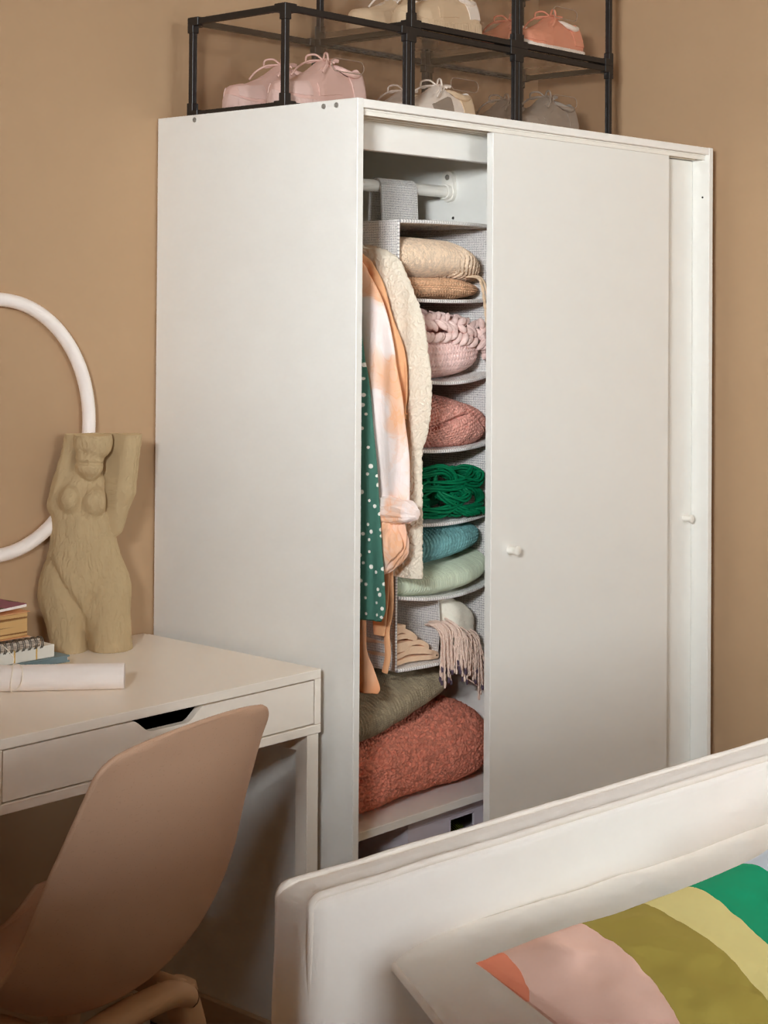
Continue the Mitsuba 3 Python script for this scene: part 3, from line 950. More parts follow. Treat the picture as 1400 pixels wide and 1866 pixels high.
def hanger(t, x, ztop, yh=0.15):
    """Bent wire hanger inside the shoulders, hooked on the rail."""
    hook = [[x, ROD_Y, ztop + 0.005], [x, ROD_Y, ROD_Z - 0.035], [x, ROD_Y - 0.016, ROD_Z - 0.012], [x, ROD_Y - 0.0165, ROD_Z + 0.004], [x, ROD_Y, ROD_Z + 0.0160], [x, ROD_Y + 0.0165, ROD_Z + 0.004]]
    part(t, 'hanger_hook', tube(spline(hook, 30), 0.0016, 8), 'steel', 60)


def crinkle(P):
    q = P * [90, 100, 78]
    n = np.abs(meshkit.fbm(q, 3, 3) - meshkit.fbm(q + 31.7, 3, 9))
    q2 = P * [170, 190, 150]
    n2 = np.abs(meshkit.fbm(q2 + 5.1, 2, 13) - meshkit.fbm(q2 + 11.7, 2, 19))
    return 0.0016 * (np.clip(1 - 5.5 * n, 0, 1) - 0.3) + 0.0010 * (np.clip(1 - 5 * n2, 0, 1) - 0.3)


k = thing('crinkled_jacket', 'cream crinkled seersucker jacket hanging on the rail next to the fabric organiser', 'jacket')
m, uv = hanging(0.1855, [(0.19, 1.548), (0.161, 1.513), (0.108, 1.506), (0.072, 1.488), (0.049, 1.454), (0.027, 1.418), (0.009, 1.378), (-0.002, 1.317), (-0.011, 1.256), (-0.009, 1.196), (0.002, 1.155), (0.010, 1.124), (0.009, 1.053), (0.008, 0.896)], [(0.36, 1.55), (0.43, 1.50), (0.47, 1.40), (0.475, 0.896)], 0.026, fold=0.0025, seed=2, relief=crinkle, nz=520, na=420)
part(k, 'body', m, 'cream_cloth', True, uv=uv)
hanger(k, 0.1855, 1.54)

k = thing('orange_dress', 'apricot orange dress with gathered cuff hanging between the cream jacket and tie-dyed dress', 'dress')
m, uv = hanging(0.152, [(0.19, 1.545), (0.132, 1.498), (0.108, 1.482), (0.083, 1.449), (0.065, 1.408), (0.046, 1.367), (0.029, 1.327), (0.017, 1.277), (0.016, 1.236), (0.022, 1.215), (0.0215, 1.20)], [(0.36, 1.55), (0.45, 1.48), (0.47, 1.20)], 0.020, fold=0.0035, lam=0.035, seed=5, nz=240, na=200)
part(k, 'sleeve', m, 'orange_cloth', True, uv=uv)


def gather(P):
    return 0.0025 * np.sin(P[..., 2] * 2 * np.pi / 0.011 + 14 * meshkit.noise(P * 40, 4)) + 0.002 * np.sin(P[..., 1] * 2 * np.pi / 0.010)


m, uv = hanging(0.152, [(0.022, 1.203), (0.026, 1.18), (0.030, 1.15), (0.036, 1.11), (0.040, 1.07)], [(0.14, 1.203), (0.13, 1.07)], 0.022, fold=0.003, lam=0.02, seed=6, relief=gather, nz=160, na=140)
part(k, 'cuff', m, 'orange_cloth', True, uv=uv, label='gathered apricot cuff')
m, uv = hanging(0.152, [(0.060, 1.2), (0.053, 1.05), (0.054, 0.90), (0.058, 0.86)], [(0.45, 1.2), (0.45, 0.86)], 0.012, fold=0.004, lam=0.06, seed=7)
part(k, 'skirt', m, 'orange_cloth', True, uv=uv)
ms, us = hanging(0.144, [(0.050, 0.97), (0.050, 0.88), (0.056, 0.82), (0.0605, 0.790)], [(0.088, 0.97), (0.096, 0.85), (0.089, 0.790)], 0.004, fold=0.001, lam=0.08, seed=8, nz=80, na=60)
part(k, 'belt', ms, 'orange_cloth', True, uv=us)
part(k, 'belt', tube(spline([[0.150, 0.056, 0.95], [0.150, 0.052, 0.85], [0.152, 0.063, 0.80], [0.150, 0.058, 0.755], [0.148, 0.064, 0.722]], 40), 0.0035, 8, flat=2.2), 'orange_cloth', True)
hanger(k, 0.152, 1.535)

k = thing('tie_dye_dress', 'white and peach tie-dyed dress with a knotted sleeve, hanging right behind the spotted green dress', 'dress')
m, uv = hanging(0.117, [(0.19, 1.545), (0.102, 1.484), (0.081, 1.458), (0.060, 1.428), (0.039, 1.387), (0.025, 1.347), (0.011, 1.298), (-0.004, 1.238), (-0.011, 1.179), (-0.018, 1.12), (-0.019, 1.06), (-0.018, 1.02)], [(0.36, 1.55), (0.46, 1.47), (0.47, 1.02)], 0.024, fold=0.0042, lam=0.055, seed=9, nz=300, na=220)
part(k, 'sleeve', m, 'tie_dye', True, uv=uv)
m, uv = hanging(0.112, [(0.085, 1.1), (0.078, 0.90), (0.075, 0.82), (0.073, 0.77), (0.060, 0.735), (0.046, 0.703), (0.050, 0.690)], [(0.46, 1.1), (0.46, 0.690)], 0.012, fold=0.004, lam=0.05, seed=10, nz=240)
part(k, 'skirt', m, 'peach_dye', True, uv=uv, label='peach skirt hem fading to orange')


def blob(pts, rx, rz, n=120, m=96, seed=0, wr=0.22):
    """A tapering cloth roll along pts; rx thickness across, rz height."""
    c = spline(pts, n)
    rx, rz = (np.interp(np.linspace(0, 1, n), np.linspace(0, 1, len(r)), r) for r in (rx, rz))
    tn = np.gradient(c, axis=0)
    tn /= np.linalg.norm(tn, axis=1, keepdims=True)
    b = np.cross(tn, [1.0, 0, 0])
    b /= np.linalg.norm(b, axis=1, keepdims=True)
    a = np.arange(m) * 2 * np.pi / m
    P = c[:, None] + rx[:, None, None] * np.cos(a)[None, :, None] * np.array([1.0, 0, 0]) + rz[:, None, None] * np.sin(a)[None, :, None] * b[:, None]
    nn = meshkit.fbm(np.stack([np.broadcast_to(np.linspace(0, 3, n)[:, None], (n, m)), 2.2 * np.cos(a)[None] + 0 * P[..., 0], 2.2 * np.sin(a)[None] + seed + 0 * P[..., 0]], -1) * 1.6, 3, seed) - 0.5
    ll = np.linspace(0, 1, n)[:, None]
    pleat = 0.07 * np.sin(5 * a[None] + 5 * ll + seed + 5 * nn) + 0.05 * np.sin(11 * a[None] - 7 * ll + 8 * nn)
    P = c[:, None] + (P - c[:, None]) * (1 + 2 * wr * nn + pleat)[..., None]
    mm = grid(P, cv=True)
    V = np.vstack([mm.vertices, c[:1], c[-1:]])
    i = np.arange(m)
    j = (i + 1) % m
    F = np.vstack([mm.faces, np.stack([np.full(m, n * m), i, j], 1), np.stack([(n - 1) * m + j, (n - 1) * m + i, np.full(m, n * m + 1)], 1)])
    mm = trimesh.Trimesh(V, F, process=False)
    if mm.volume < 0:
        mm.faces = mm.faces[:, ::-1]
    return mm


part(k, 'knot', blob([[0.108, 0.085, 1.035], [0.104, 0.05, 1.026], [0.103, 0.01, 1.028], [0.105, -0.03, 1.030], [0.108, -0.052, 1.027]], [0.016, 0.021, 0.020, 0.017, 0.006], [0.018, 0.025, 0.025, 0.020, 0.009], seed=3), 'tie_dye', True)
part(k, 'cuff', blob([[0.112, 0.020, 1.03], [0.112, 0.022, 1.00], [0.112, 0.028, 0.965], [0.112, 0.048, 0.930], [0.113, 0.060, 0.912]], [0.014, 0.024, 0.026, 0.018, 0.005], [0.022, 0.036, 0.042, 0.030, 0.010], seed=6), 'tie_dye', True)
hanger(k, 0.117, 1.535)

k = thing('polka_dot_dress', 'dark green dress with scattered white dots hanging nearest the left wardrobe side', 'dress')
m, uv = hanging(0.078, [(0.19, 1.545), (0.12, 1.49), (0.085, 1.43), (0.064, 1.357), (0.055, 1.307), (0.045, 1.258), (0.033, 1.159), (0.019, 1.061), (0.008, 0.963), (0.001, 0.905), (-0.001, 0.856), (0.010, 0.832)], [(0.36, 1.55), (0.46, 1.47), (0.47, 0.832)], 0.022, fold=0.0045, lam=0.075, seed=12, nz=240)
part(k, 'body', m, 'green_dots', True, uv=uv)
hanger(k, 0.078, 1.535)

# ------------------------------------------------------------------ box and basket at the bottom of the wardrobe
k = thing('storage_box', 'lilac grey lidded storage box with a cut-out handle under the wardrobe shelf', 'storage box')
bx0, bx1, by0, by1, bz0, bz1 = 0.268, 0.556, 0.112, 0.49, 0.0965, 0.396
tpn = 0.003
sl = (0.392, 0.464, 0.361, 0.386)
fr = sg.box(bx0, bz0, bx1, bz1).difference(sg.box(sl[0], sl[2], sl[1], sl[3]))
frm = trimesh.creation.extrude_polygon(fr, tpn, engine='earcut')
frm.apply_transform(np.array([[1, 0, 0, 0], [0, 0, -1, by0 + tpn], [0, 1, 0, 0], [0, 0, 0, 1.0]]))
part(k, 'front_panel', frm, 'lilac_box')
part(k, 'body', cat([box(bx0, bx0 + tpn, by0 + tpn, by1, bz0, bz1, 0), box(bx1 - tpn, bx1, by0 + tpn, by1, bz0, bz1, 0), box(bx0, bx1, by1, by1 + tpn, bz0, bz1, 0), box(bx0, bx1, by0 + tpn, by1, bz0, bz0 + tpn, 0)]), 'lilac_box')
part(k, 'lid', cat([box(bx0 - 0.004, bx1 + 0.003, by0 - 0.004, by1 + 0.007, bz1, bz1 + 0.003, 0.001), box(bx0 - 0.004, bx1 + 0.003, by0 - 0.004, by0 - 0.001, bz1 - 0.006, bz1 + 0.002, 0.0005), box(bx0 - 0.004, bx0 - 0.001, by0 - 0.004, by1 + 0.007, bz1 - 0.006, bz1 + 0.002, 0.0005)] if False else [box(bx0 - 0.0035, bx1 + 0.003, by0 - 0.0035, by1 + 0.007, bz1 - 0.001, bz1 + 0.022, 0.0012)]), 'lilac_box')
part(k, 'slot_rim', cat([box(sl[0] - 0.0015, sl[0], by0 - 0.001, by0 + 0.004, sl[2] - .0015, sl[3] + .0015, 0), box(sl[1], sl[1] + 0.0015, by0 - 0.001, by0 + 0.004, sl[2] - .0015, sl[3] + .0015, 0), box(sl[0], sl[1], by0 - 0.001, by0 + 0.004, sl[3], sl[3] + 0.0015, 0), box(sl[0], sl[1], by0 - 0.001, by0 + 0.004, sl[2] - 0.0015, sl[2], 0)]), 'lilac_box')
kk = thing('folded_textile', 'olive green striped textile seen through the handle slot of the lilac box', 'textile')
part(kk, 'body', lump([0.41, 0.28, 0.30], [0.12, 0.14, 0.075], None, res=0.004, seed=40), 'olive_stripes', True)
k = thing('woven_basket', 'low open woven basket at the bottom left of the wardrobe beside the lilac box', 'basket')
ms = []
for i in range(16):
    zz = 0.104 + i * 0.0142
    ring = [[0.06, 0.095], [0.235, 0.095], [0.235, 0.40], [0.06, 0.40]]
    pts = []
    for a in np.linspace(0, 2 * np.pi, 120, endpoint=False):
        ca, sa_ = np.cos(a), np.sin(a)
        pts.append([0.1475 + 0.0875 * np.sign(ca) * abs(ca) ** .35, 0.2475 + 0.1525 * np.sign(sa_) * abs(sa_) ** .35, zz])
    pts = np.array(pts)
    pts[:, 0:2] += (0.0025 * np.sin(np.arange(120) * np.pi / 2 + (i % 2) * np.pi))[:, None] * (pts[:, 0:2] - [0.1475, 0.2475]) / 0.12
    ms.append(tube(pts, 0.0078, 8, closed=True))
part(k, 'weave', cat(ms), 'seagrass', True)
part(k, 'base', box(0.066, 0.23, 0.10, 0.395, 0.0975, 0.105, 0.001), 'seagrass')
for i, (x, y, z, lb) in enumerate([(0.120, 0.15, 0.318, 'mauve striped cloth bundle folded to a point, in the woven basket'), (0.19, 0.20, 0.300, 'mauve striped cloth bundle at the back of the woven basket')]):
    kk = thing('cloth_bundle', lb, 'cloth bundle')
    def dfm(P, A, t, i=i):
        P = P.copy()
        P[..., 2] += 0.02 * np.abs(np.sin(3 * t + i)) * np.clip(np.sin(A), 0, 1)
        return P
    part(kk, 'body', rot(lump([0, 0, 0], [0.045, 0.05, 0.022], None, res=0.002, e=1.0, cap=2, deform=dfm, seed=50 + i, low=0.012), 25 - 50 * i).apply_translation([x, y, z]), 'mauve_stripes', True)
kk = thing('stored_textiles', 'folded dark textiles filling the woven basket', 'textiles')
part(kk, 'body', lump([0.1475, 0.25, 0.20], [0.078, 0.14, 0.092], None, res=0.005, e=0.4, cap=6, seed=55), 'mauve_stripes', True)

# ------------------------------------------------------------------ shoe boxes and shoes
SBX, SBY, SBW, SBD, SBH = 0.030, 0.226, 0.350, 0.263, 0.193
bar, cn = 0.0105, 0.0115      # half sizes: bars .0075 wide in all, connectors
g = 0.003


def frame_shapes(w, d, h):
    b = bar / 2 + 0.0008
    sh = {}
    sh['post'] = box(-b, b, -b, b, cn, h - cn, 0.001)
    sh['rail_x'] = box(cn, w - cn, -b, b, -b, b, 0.001)
    sh['rail_y'] = box(-b, b, cn, d - cn, -b, b, 0.001)
    c = cn
    sh['connector'] = cat([box(-b - .0018, b + .0018, -b - .0018, b + .0018, -b - .0018, b + .0018, 0.0012)])
    return sh, b


w_, d_, h_ = SBW - 2 * g - 0.008, SBD, SBH - 0.010
_sh, _b = frame_shapes(w_, d_, h_)
_post = mikit.ply(_sh['post'], 'black_metal')
_rx = mikit.ply(_sh['rail_x'], 'black_metal')
_ry = mikit.ply(_sh['rail_y'], 'black_metal')


def connector(sx, sy, sz):
    c, q = 0.0082, 0.0225
    m = [box(-c, c, -c, c, -c, c, 0.0012)]
    s = [sx, sy, sz]
    for k in range(3):
        lo, hi = [-c] * 3, [c] * 3
        if s[k] > 0:
            hi[k] = q
        else:
            lo[k] = -q
        m.append(box(lo[0], hi[0], lo[1], hi[1], lo[2], hi[2], 0.001))
    return cat(m)


_conn = {(a, b, c): mikit.ply(connector(a, b, c), 'black_metal') for a in (1, -1) for b in (1, -1) for c in (1, -1)}
slot = sg.LineString([(w_ / 2 - 0.032, h_ * 0.50), (w_ / 2 + 0.032, h_ * 0.50)]).buffer(0.0125)


def pane(poly):
    v, f = trimesh.creation.triangulate_polygon(poly, engine='earcut')
    return v, f


_v, _f = pane(sg.box(0, 0, w_, h_).difference(slot))
_pf = mikit.ply((np.column_stack([_v[:, 0], 0 * _v[:, 0], _v[:, 1]]), _f), 'clear_acrylic')
_q = lambda a, b: (np.array([[0, 0], [a, 0], [a, b], [0, b]], float), np.array([[0, 1, 2], [0, 2, 3]]))
_v, _f = _q(w_, h_)
_pb = mikit.ply((np.column_stack([_v[:, 0], 0 * _v[:, 0], _v[:, 1]]), _f), 'clear_acrylic')
_v, _f = _q(d_, h_)
_ps = mikit.ply((np.column_stack([0 * _v[:, 0], _v]), _f), 'clear_acrylic')
_v, _f = _q(w_, d_)
_pt = mikit.ply((np.column_stack([_v, 0 * _v[:, 0]]), _f), 'clear_acrylic')
ring_pts = np.array(slot.exterior.coords)[:-1]
_rim = mikit.ply(tube(np.column_stack([ring_pts[:, 0], 0 * ring_pts[:, 0], ring_pts[:, 1]]), 0.0009, 6, closed=True), 'slot_rim', True)


def shoe_box(x, y, z, label):
    k = thing('shoe_box', label, 'shoe box', 'clear shoe boxes on the wardrobe')
    at = lambda dx, dy, dz: T().translate([x + dx, y + dy, z + dz])
    for dx in (0, w_):
        for dy in (0, d_):
            part(k, 'post', _post, None, to_world=at(dx, dy, 0))
    for dy in (0, d_):
        for dz in (0, h_):
            part(k, 'rail', _rx, None, to_world=at(0, dy, dz))
    for dx in (0, w_):
        for dz in (0, h_):
            part(k, 'rail', _ry, None, to_world=at(dx, 0, dz))
    for dx, a in ((0, 1), (w_, -1)):
        for dy, b in ((0, 1), (d_, -1)):
            for dz, c in ((0, 1), (h_, -1)):
                part(k, 'corner_connector', _conn[(a, b, c)], None, to_world=at(dx, dy, dz))
    f = part(k, 'front_pane', _pf, None, to_world=at(0, 0, 0))
    part(f, 'handle_rim', _rim, None, to_world=at(0, 0, 0))
    part(k, 'back_pane', _pb, None, to_world=at(0, d_, 0))
    part(k, 'side_pane', _ps, None, to_world=at(0, 0, 0))
    part(k, 'side_pane', _ps, None, to_world=at(w_, 0, 0))
    part(k, 'top_pane', _pt, None, to_world=at(0, 0, h_))
    part(k, 'bottom_pane', _pt, None, to_world=at(0, 0, 0))
    return k


BZ = H + 0.0068
lbs = ['black-framed clear shoe box with pale pink trainers, leftmost on the wardrobe',
       'black-framed clear shoe box with white and cream sneakers, middle of the lower row',
       'black-framed clear shoe box with grey trainers, rightmost of the lower row',
       'black-framed clear shoe box with beige and white sneakers, left one of the upper row',
       'black-framed clear shoe box with coral sneakers, right one of the upper row']
spots = [(0, 0), (1, 0), (2, 0), (1, 1), (2, 1)]
for (i, r), lb in zip(spots, lbs):
    shoe_box(SBX + i * SBW + g + 0.004, SBY, BZ + r * SBH + (0.006 if r else 0), lb)


def shoe_meshes(L=0.265, wid=0.092, ht=0.088, sole_h=0.026, chunky=1.0, low=False):
    """A trainer along x: toe at x=0, heel at x=L, z up."""
    n, m = 80, 64
    u = np.linspace(0, 1, n)
    hw = wid / 2 * np.interp(u, [0, 0.02, 0.08, 0.2, 0.35, 0.55, 0.75, 0.92, 0.98, 1], [0.12, 0.42, 0.74, 0.98, 1.0, 0.84, 0.78, 0.74, 0.5, 0.16])
    th_ = sole_h * np.interp(u, [0, 0.1, 0.3, 0.6, 0.85, 1], [0.85, 0.8, 0.8, 1.0, 1.2 * chunky, 1.15 * chunky])
    toe = 0.010 * np.clip((0.16 - u) / 0.16, 0, 1) ** 2
    top = np.interp(u, [0, 0.03, 0.10, 0.22, 0.34, 0.46, 0.56, 0.64, 0.72, 0.80, 0.90, 0.97, 1.0], np.array([0.30, 0.42, 0.52, 0.58, 0.72, 0.90, 1.06, 1.02, 0.93, 0.88, 0.94, 1.0, 0.9]) * ht)
    a = np.arange(m) * 2 * np.pi / m
    ca, sa_ = np.cos(a), np.sin(a)
    pw = lambda q, e: np.sign(q) * np.abs(q) ** e
    # sole
    zc = toe + th_ / 2
    S_ = np.stack([np.broadcast_to(u[:, None] * L, (n, m)), (hw[:, None] * 1.04) * pw(ca, .5)[None], zc[:, None] + th_[:, None] / 2 * pw(sa_, .35)[None]], -1)
    S_[..., 1] += 0.0012 * np.sin(u * 190)[:, None] * (np.abs(ca)[None] > .5) * chunky
    # upper: dome profile
    zb = toe + th_ * 0.8
    hh = np.maximum(top + toe - zb + 0.006, 0.004)
    prof_w = np.interp(u, [0, 0.3, 0.5, 0.62, 1], [1.0, 0.95, 0.62, 0.6, 0.62])
    y = hw[:, None] * pw(ca, 0.7)[None] * (1 - (1 - prof_w)[:, None] * np.clip(sa_, 0, 1)[None] ** 1.5)
    z = zb[:, None] + hh[:, None] * np.where(sa_ > 0, pw(np.clip(sa_, 0, 1), 0.75), 0.25 * sa_)[None]
    x = np.broadcast_to((0.004 + u * (L - 0.010))[:, None], (n, m)).copy()
    # the opening: press the top of the rear down
    op = np.clip((u - 0.60) / 0.05, 0, 1) * np.clip((0.945 - u) / 0.03, 0, 1)
    z = z - (op[:, None] * np.clip((sa_ - 0.80) / 0.12, 0, 1)[None]) * hh[:, None] * 0.55
    U_ = np.stack([x, y, z], -1)

    def close(P):
        mm = grid(P, cv=True)
        V = np.vstack([mm.vertices, P[0].mean(0)[None], P[-1].mean(0)[None]])
        i = np.arange(m)
        j = (i + 1) % m
        F = np.vstack([mm.faces, np.stack([np.full(m, n * m), i, j], 1), np.stack([(n - 1) * m + j, (n - 1) * m + i, np.full(m, n * m + 1)], 1)])
        q = trimesh.Trimesh(V, F, process=False)
        if q.volume < 0:
            q.faces = q.faces[:, ::-1]
        return q
    topz = lambda uu: np.interp(uu, u, top + toe)
    # tongue
    tu = np.linspace(0.40, 0.66, 14)
    tv = np.linspace(-1, 1, 9)
    TP = np.stack(np.broadcast_arrays((tu * L)[:, None], tv[None] * 0.017, (np.interp(tu, [0.40, 0.56, 0.66], [topz(.40) + .002, topz(.56) + 0.006, ht * 1.16])[:, None] - 0.004 * tv[None] ** 2)), -1)
    tongue, _ = sheet(TP, 0.006)
    # laces: crossing bars and a bow
    lc = []
    rg = np.random.default_rng(3)
    for q in np.linspace(0.30, 0.55, 6):
        zt = topz(q) + 0.004
        for s in (1, -1):
            lc.append(tube(spline([[q * L, -0.021 * s, zt - 0.007], [(q + 0.012) * L, -0.008 * s, zt + 0.001], [(q + 0.03) * L, 0.008 * s, zt + 0.003], [(q + 0.044) * L, 0.021 * s, zt - 0.003]], 14), 0.0024, 6))
    z0 = topz(0.56) + 0.006
    x0 = 0.555 * L
    for s in (1, -1):
        lc.append(tube(spline([[x0, 0, z0], [x0 - 0.010, 0.012 * s, z0 + 0.011], [x0 - 0.020, 0.026 * s, z0 + 0.008], [x0 - 0.018, 0.027 * s, z0 - 0.005], [x0 - 0.004, 0.014 * s, z0]], 24), 0.0022, 6))
        lc.append(tube(spline([[x0, 0, z0], [x0 - 0.018, 0.022 * s, z0 - 0.002], [x0 - 0.034, 0.036 * s, z0 - 0.014], [x0 - 0.05, 0.040 * s, z0 - 0.032]], 20), 0.0022, 6))
    # heel counter and side panel, a millimetre proud of the upper
    def patch(u0, u1, a0, a1, push=0.0016):
        iu = np.where((u >= u0) & (u <= u1))[0]
        res = []
        for lo, hi in ((a0, a1), (math.pi - a1, math.pi - a0)):
            ia = np.where((a >= lo) & (a <= hi))[0]
            Q = U_[np.ix_(iu, ia)]
            c = np.stack([Q[..., 0], 0 * Q[..., 0], np.broadcast_to(zb[iu][:, None], Q.shape[:2])], -1)
            dvec = Q - c
            dvec /= np.linalg.norm(dvec, axis=-1, keepdims=True)
            res.append(sheet(Q + push * 0.6 * dvec, push * 1.6)[0])
        return cat(res)
    heel = patch(0.76, 0.985, 0.02, 1.05)
    toecap = patch(0.02, 0.24, 0.02, 0.95)
    side = patch(0.30, 0.62, 0.02, 0.62)
    lin = []
    ci = np.linspace(0, 2 * np.pi, 40, endpoint=False)
    cx, cy = 0.785 * L, 0.0
    cl = np.stack([cx + 0.140 * L * np.cos(ci), 0.56 * (wid / 2) * np.sin(ci), np.interp((cx + 0.140 * L * np.cos(ci)) / L, u, top + toe) - 0.002], 1)
    collar = tube(cl, 0.0062, 10, closed=True)
    return dict(sole=close(S_), upper=close(U_), tongue=tongue, laces=cat(lc), heel_counter=heel, toe_cap=toecap, side_panel=side, collar=collar)


KINDS = {}
for kind, kw in dict(runner=dict(L=0.268, ht=0.098, sole_h=0.030, chunky=1.0), chunky=dict(L=0.272, ht=0.094, sole_h=0.034, chunky=1.15), court=dict(L=0.268, ht=0.086, sole_h=0.026, chunky=0.9)).items():
    KINDS[kind] = shoe_meshes(**kw)
_cache = {}


def shoe(kind, cols, pos, deg, label, name='trainer', group=None, lean=0.0):
    k = thing(name, label, 'shoe', group)
    tw_ = T().translate(pos).rotate([0, 0, 1], deg).rotate([1, 0, 0], lean).translate([-0.134, 0, 0])
    for p_, mt in cols.items():
        if (kind, p_, mt) not in _cache:
            _cache[(kind, p_, mt)] = mikit.ply(KINDS[kind][p_], mt, True if p_ in ('laces', 'upper', 'collar') else 40)
        part(k, p_, _cache[(kind, p_, mt)], None, to_world=tw_)


pink = dict(sole='pink_shoe_sole', upper='pink_shoe', tongue='pink_shoe', laces='pink_shoe', heel_counter='pink_shoe_sole', toe_cap='pink_shoe_sole', side_panel='pink_shoe', collar='pink_shoe')
bw = dict(sole='beige_shoe', upper='beige_shoe', tongue='white_shoe', laces='white_shoe', heel_counter='white_shoe', side_panel='beige_shoe', collar='white_shoe')
wc = dict(sole='white_shoe', upper='white_shoe', tongue='white_shoe', laces='white_shoe', heel_counter='beige_shoe', side_panel='grey_shoe', collar='beige_shoe')
co = dict(sole='white_shoe', upper='coral_shoe', tongue='coral_shoe', laces='coral_shoe', heel_counter='coral_shoe', toe_cap='coral_shoe', collar='white_shoe')
gr = dict(sole='grey_shoe', upper='grey_shoe', tongue='grey_shoe', laces='grey_shoe', heel_counter='grey_shoe', toe_cap='grey_shoe', side_panel='grey_shoe', collar='grey_shoe')
z1 = BZ + 0.001
z2 = z1 + SBH + 0.006
cx = lambda i: SBX + i * SBW + SBW / 2
shoe('runner', pink, [cx(0) - 0.010, SBY + 0.072, z1], 6, 'pale pink trainer at the front of the leftmost shoe box, its tongue standing up', group=None)
shoe('runner', pink, [cx(0) - 0.018, SBY + 0.185, z1], 3, 'pale pink trainer at the back of the leftmost shoe box')
shoe('court', wc, [cx(1) - 0.012, SBY + 0.080, z1], 4, 'white and cream sneaker in the middle shoe box of the lower row', 'sneaker')
shoe('court', wc, [cx(1) + 0.004, SBY + 0.190, z1], 3, 'white and cream sneaker at the back of the middle shoe box of the lower row', 'sneaker')
shoe('runner', gr, [cx(2) + 0.01, SBY + 0.075, z1], 5, 'grey trainer at the front of the lower right shoe box')
shoe('runner', gr, [cx(2) - 0.005, SBY + 0.185, z1], 3, 'grey trainer at the back of the lower right shoe box')
shoe('chunky', bw, [cx(1) - 0.005, SBY + 0.075, z2], 5, 'beige and white chunky sneaker at the front of the upper left shoe box', 'sneaker')
shoe('chunky', bw, [cx(1) - 0.025, SBY + 0.185, z2], 3, 'beige and white chunky sneaker at the back of the upper left shoe box', 'sneaker')
shoe('court', co, [cx(2) + 0.020, SBY + 0.070, z2], 5, 'coral sneaker with white sole at the front of the upper right shoe box', 'sneaker')
shoe('court', co, [cx(2) + 0.005, SBY + 0.180, z2], 3, 'coral sneaker with white sole at the back of the upper right shoe box', 'sneaker')

# ------------------------------------------------------------------ desk
DX1, DX0, DY0, DY1, DZ = -0.0235, -1.03, 0.057, 0.5515, 0.757
k = thing('desk', 'white desk with a wide drawer beside the wardrobe', 'desk')
part(k, 'desktop', box(DX0, DX1, DY0, 0.5335, DZ - 0.016, DZ, 0.001), 'desk_white')
part(k, 'cable_flap', box(DX0, DX1, 0.5365, DY1, DZ - 0.014, DZ - 0.001, 0.001), 'desk_white', label='narrow strip along the back of the desktop')
part(k, 'side_panel', box(DX1 - 0.0145, DX1, DY0, DY1, 0.661, DZ - 0.0165, 0.0008), 'desk_white')
part(k, 'side_panel', box(-0.6965, -0.682, DY0, DY1, 0.661, DZ - 0.0165, 0.0008), 'desk_white')
part(k, 'side_panel', box(DX0, DX0 + 0.0145, DY0, DY1, 0.661, DZ - 0.0165, 0.0008), 'desk_white')
part(k, 'bottom_panel', box(DX0, DX1 + 0.0005, DY0, DY1, 0.645, 0.6605, 0.001), 'desk_white')
part(k, 'back_panel', box(DX0, DX1 - 0.015, DY1 - 0.014, DY1 - 0.001, 0.661, DZ - 0.017, 0.0008), 'desk_white')


def drawer(x0, x1, cut):
    z0, z1_ = 0.6635, 0.7385
    poly = sg.box(x0, z0, x1, z1_)
    if cut:
        xs = np.linspace(0, 1, 20)
        sm = xs * xs * (3 - 2 * xs)
        lx = cut[0] + (cut[1] - cut[0]) * 0
        left = np.column_stack([cut[0] + 0.040 * xs, z1_ + 0.001 - 0.0225 * sm])
        right = np.column_stack([cut[1] - 0.040 * (1 - xs), z1_ + 0.001 - 0.0225 * sm[::-1]])
        poly = poly.difference(sg.Polygon(np.vstack([[cut[0], z1_ + 0.01], left, right, [cut[1], z1_ + 0.01]])))
    m = trimesh.creation.extrude_polygon(poly, 0.014, engine='earcut')
    m.apply_transform(np.array([[1, 0, 0, 0], [0, 0, -1, DY0 + 0.0155], [0, 1, 0, 0], [0, 0, 0, 1.0]]))
    dk = part(k, 'drawer', m, 'desk_white')
    part(dk, 'drawer_tray', cat([box(x0 + 0.012, x1 - 0.012, DY0 + 0.017, 0.50, 0.667, 0.670, 0), box(x0 + 0.012, x0 + 0.022, DY0 + 0.017, 0.50, 0.670, 0.715, 0), box(x1 - 0.022, x1 - 0.012, DY0 + 0.017, 0.50, 0.670, 0.715, 0), box(x0 + 0.022, x1 - 0.022, 0.49, 0.50, 0.670, 0.715, 0)]), 'box_dark')


drawer(-0.6795, -0.0405, (-0.442, -0.290))
drawer(-1.0135, -0.6985, None)
for x in (DX1 - 0.030, DX0 + 0.002):
    for y in (DY0 + 0.003, DY1 - 0.035):
        part(k, 'leg', box(x, x + 0.028, y, y + 0.030, 0, 0.6448, 0.0012), 'desk_white')
for x in (DX1 - 0.026, DX0 + 0.006):
    part(k, 'leg_rail', box(x, x + 0.020, DY0 + 0.034, DY1 - 0.036, 0.612, 0.6445, 0.001), 'desk_white')

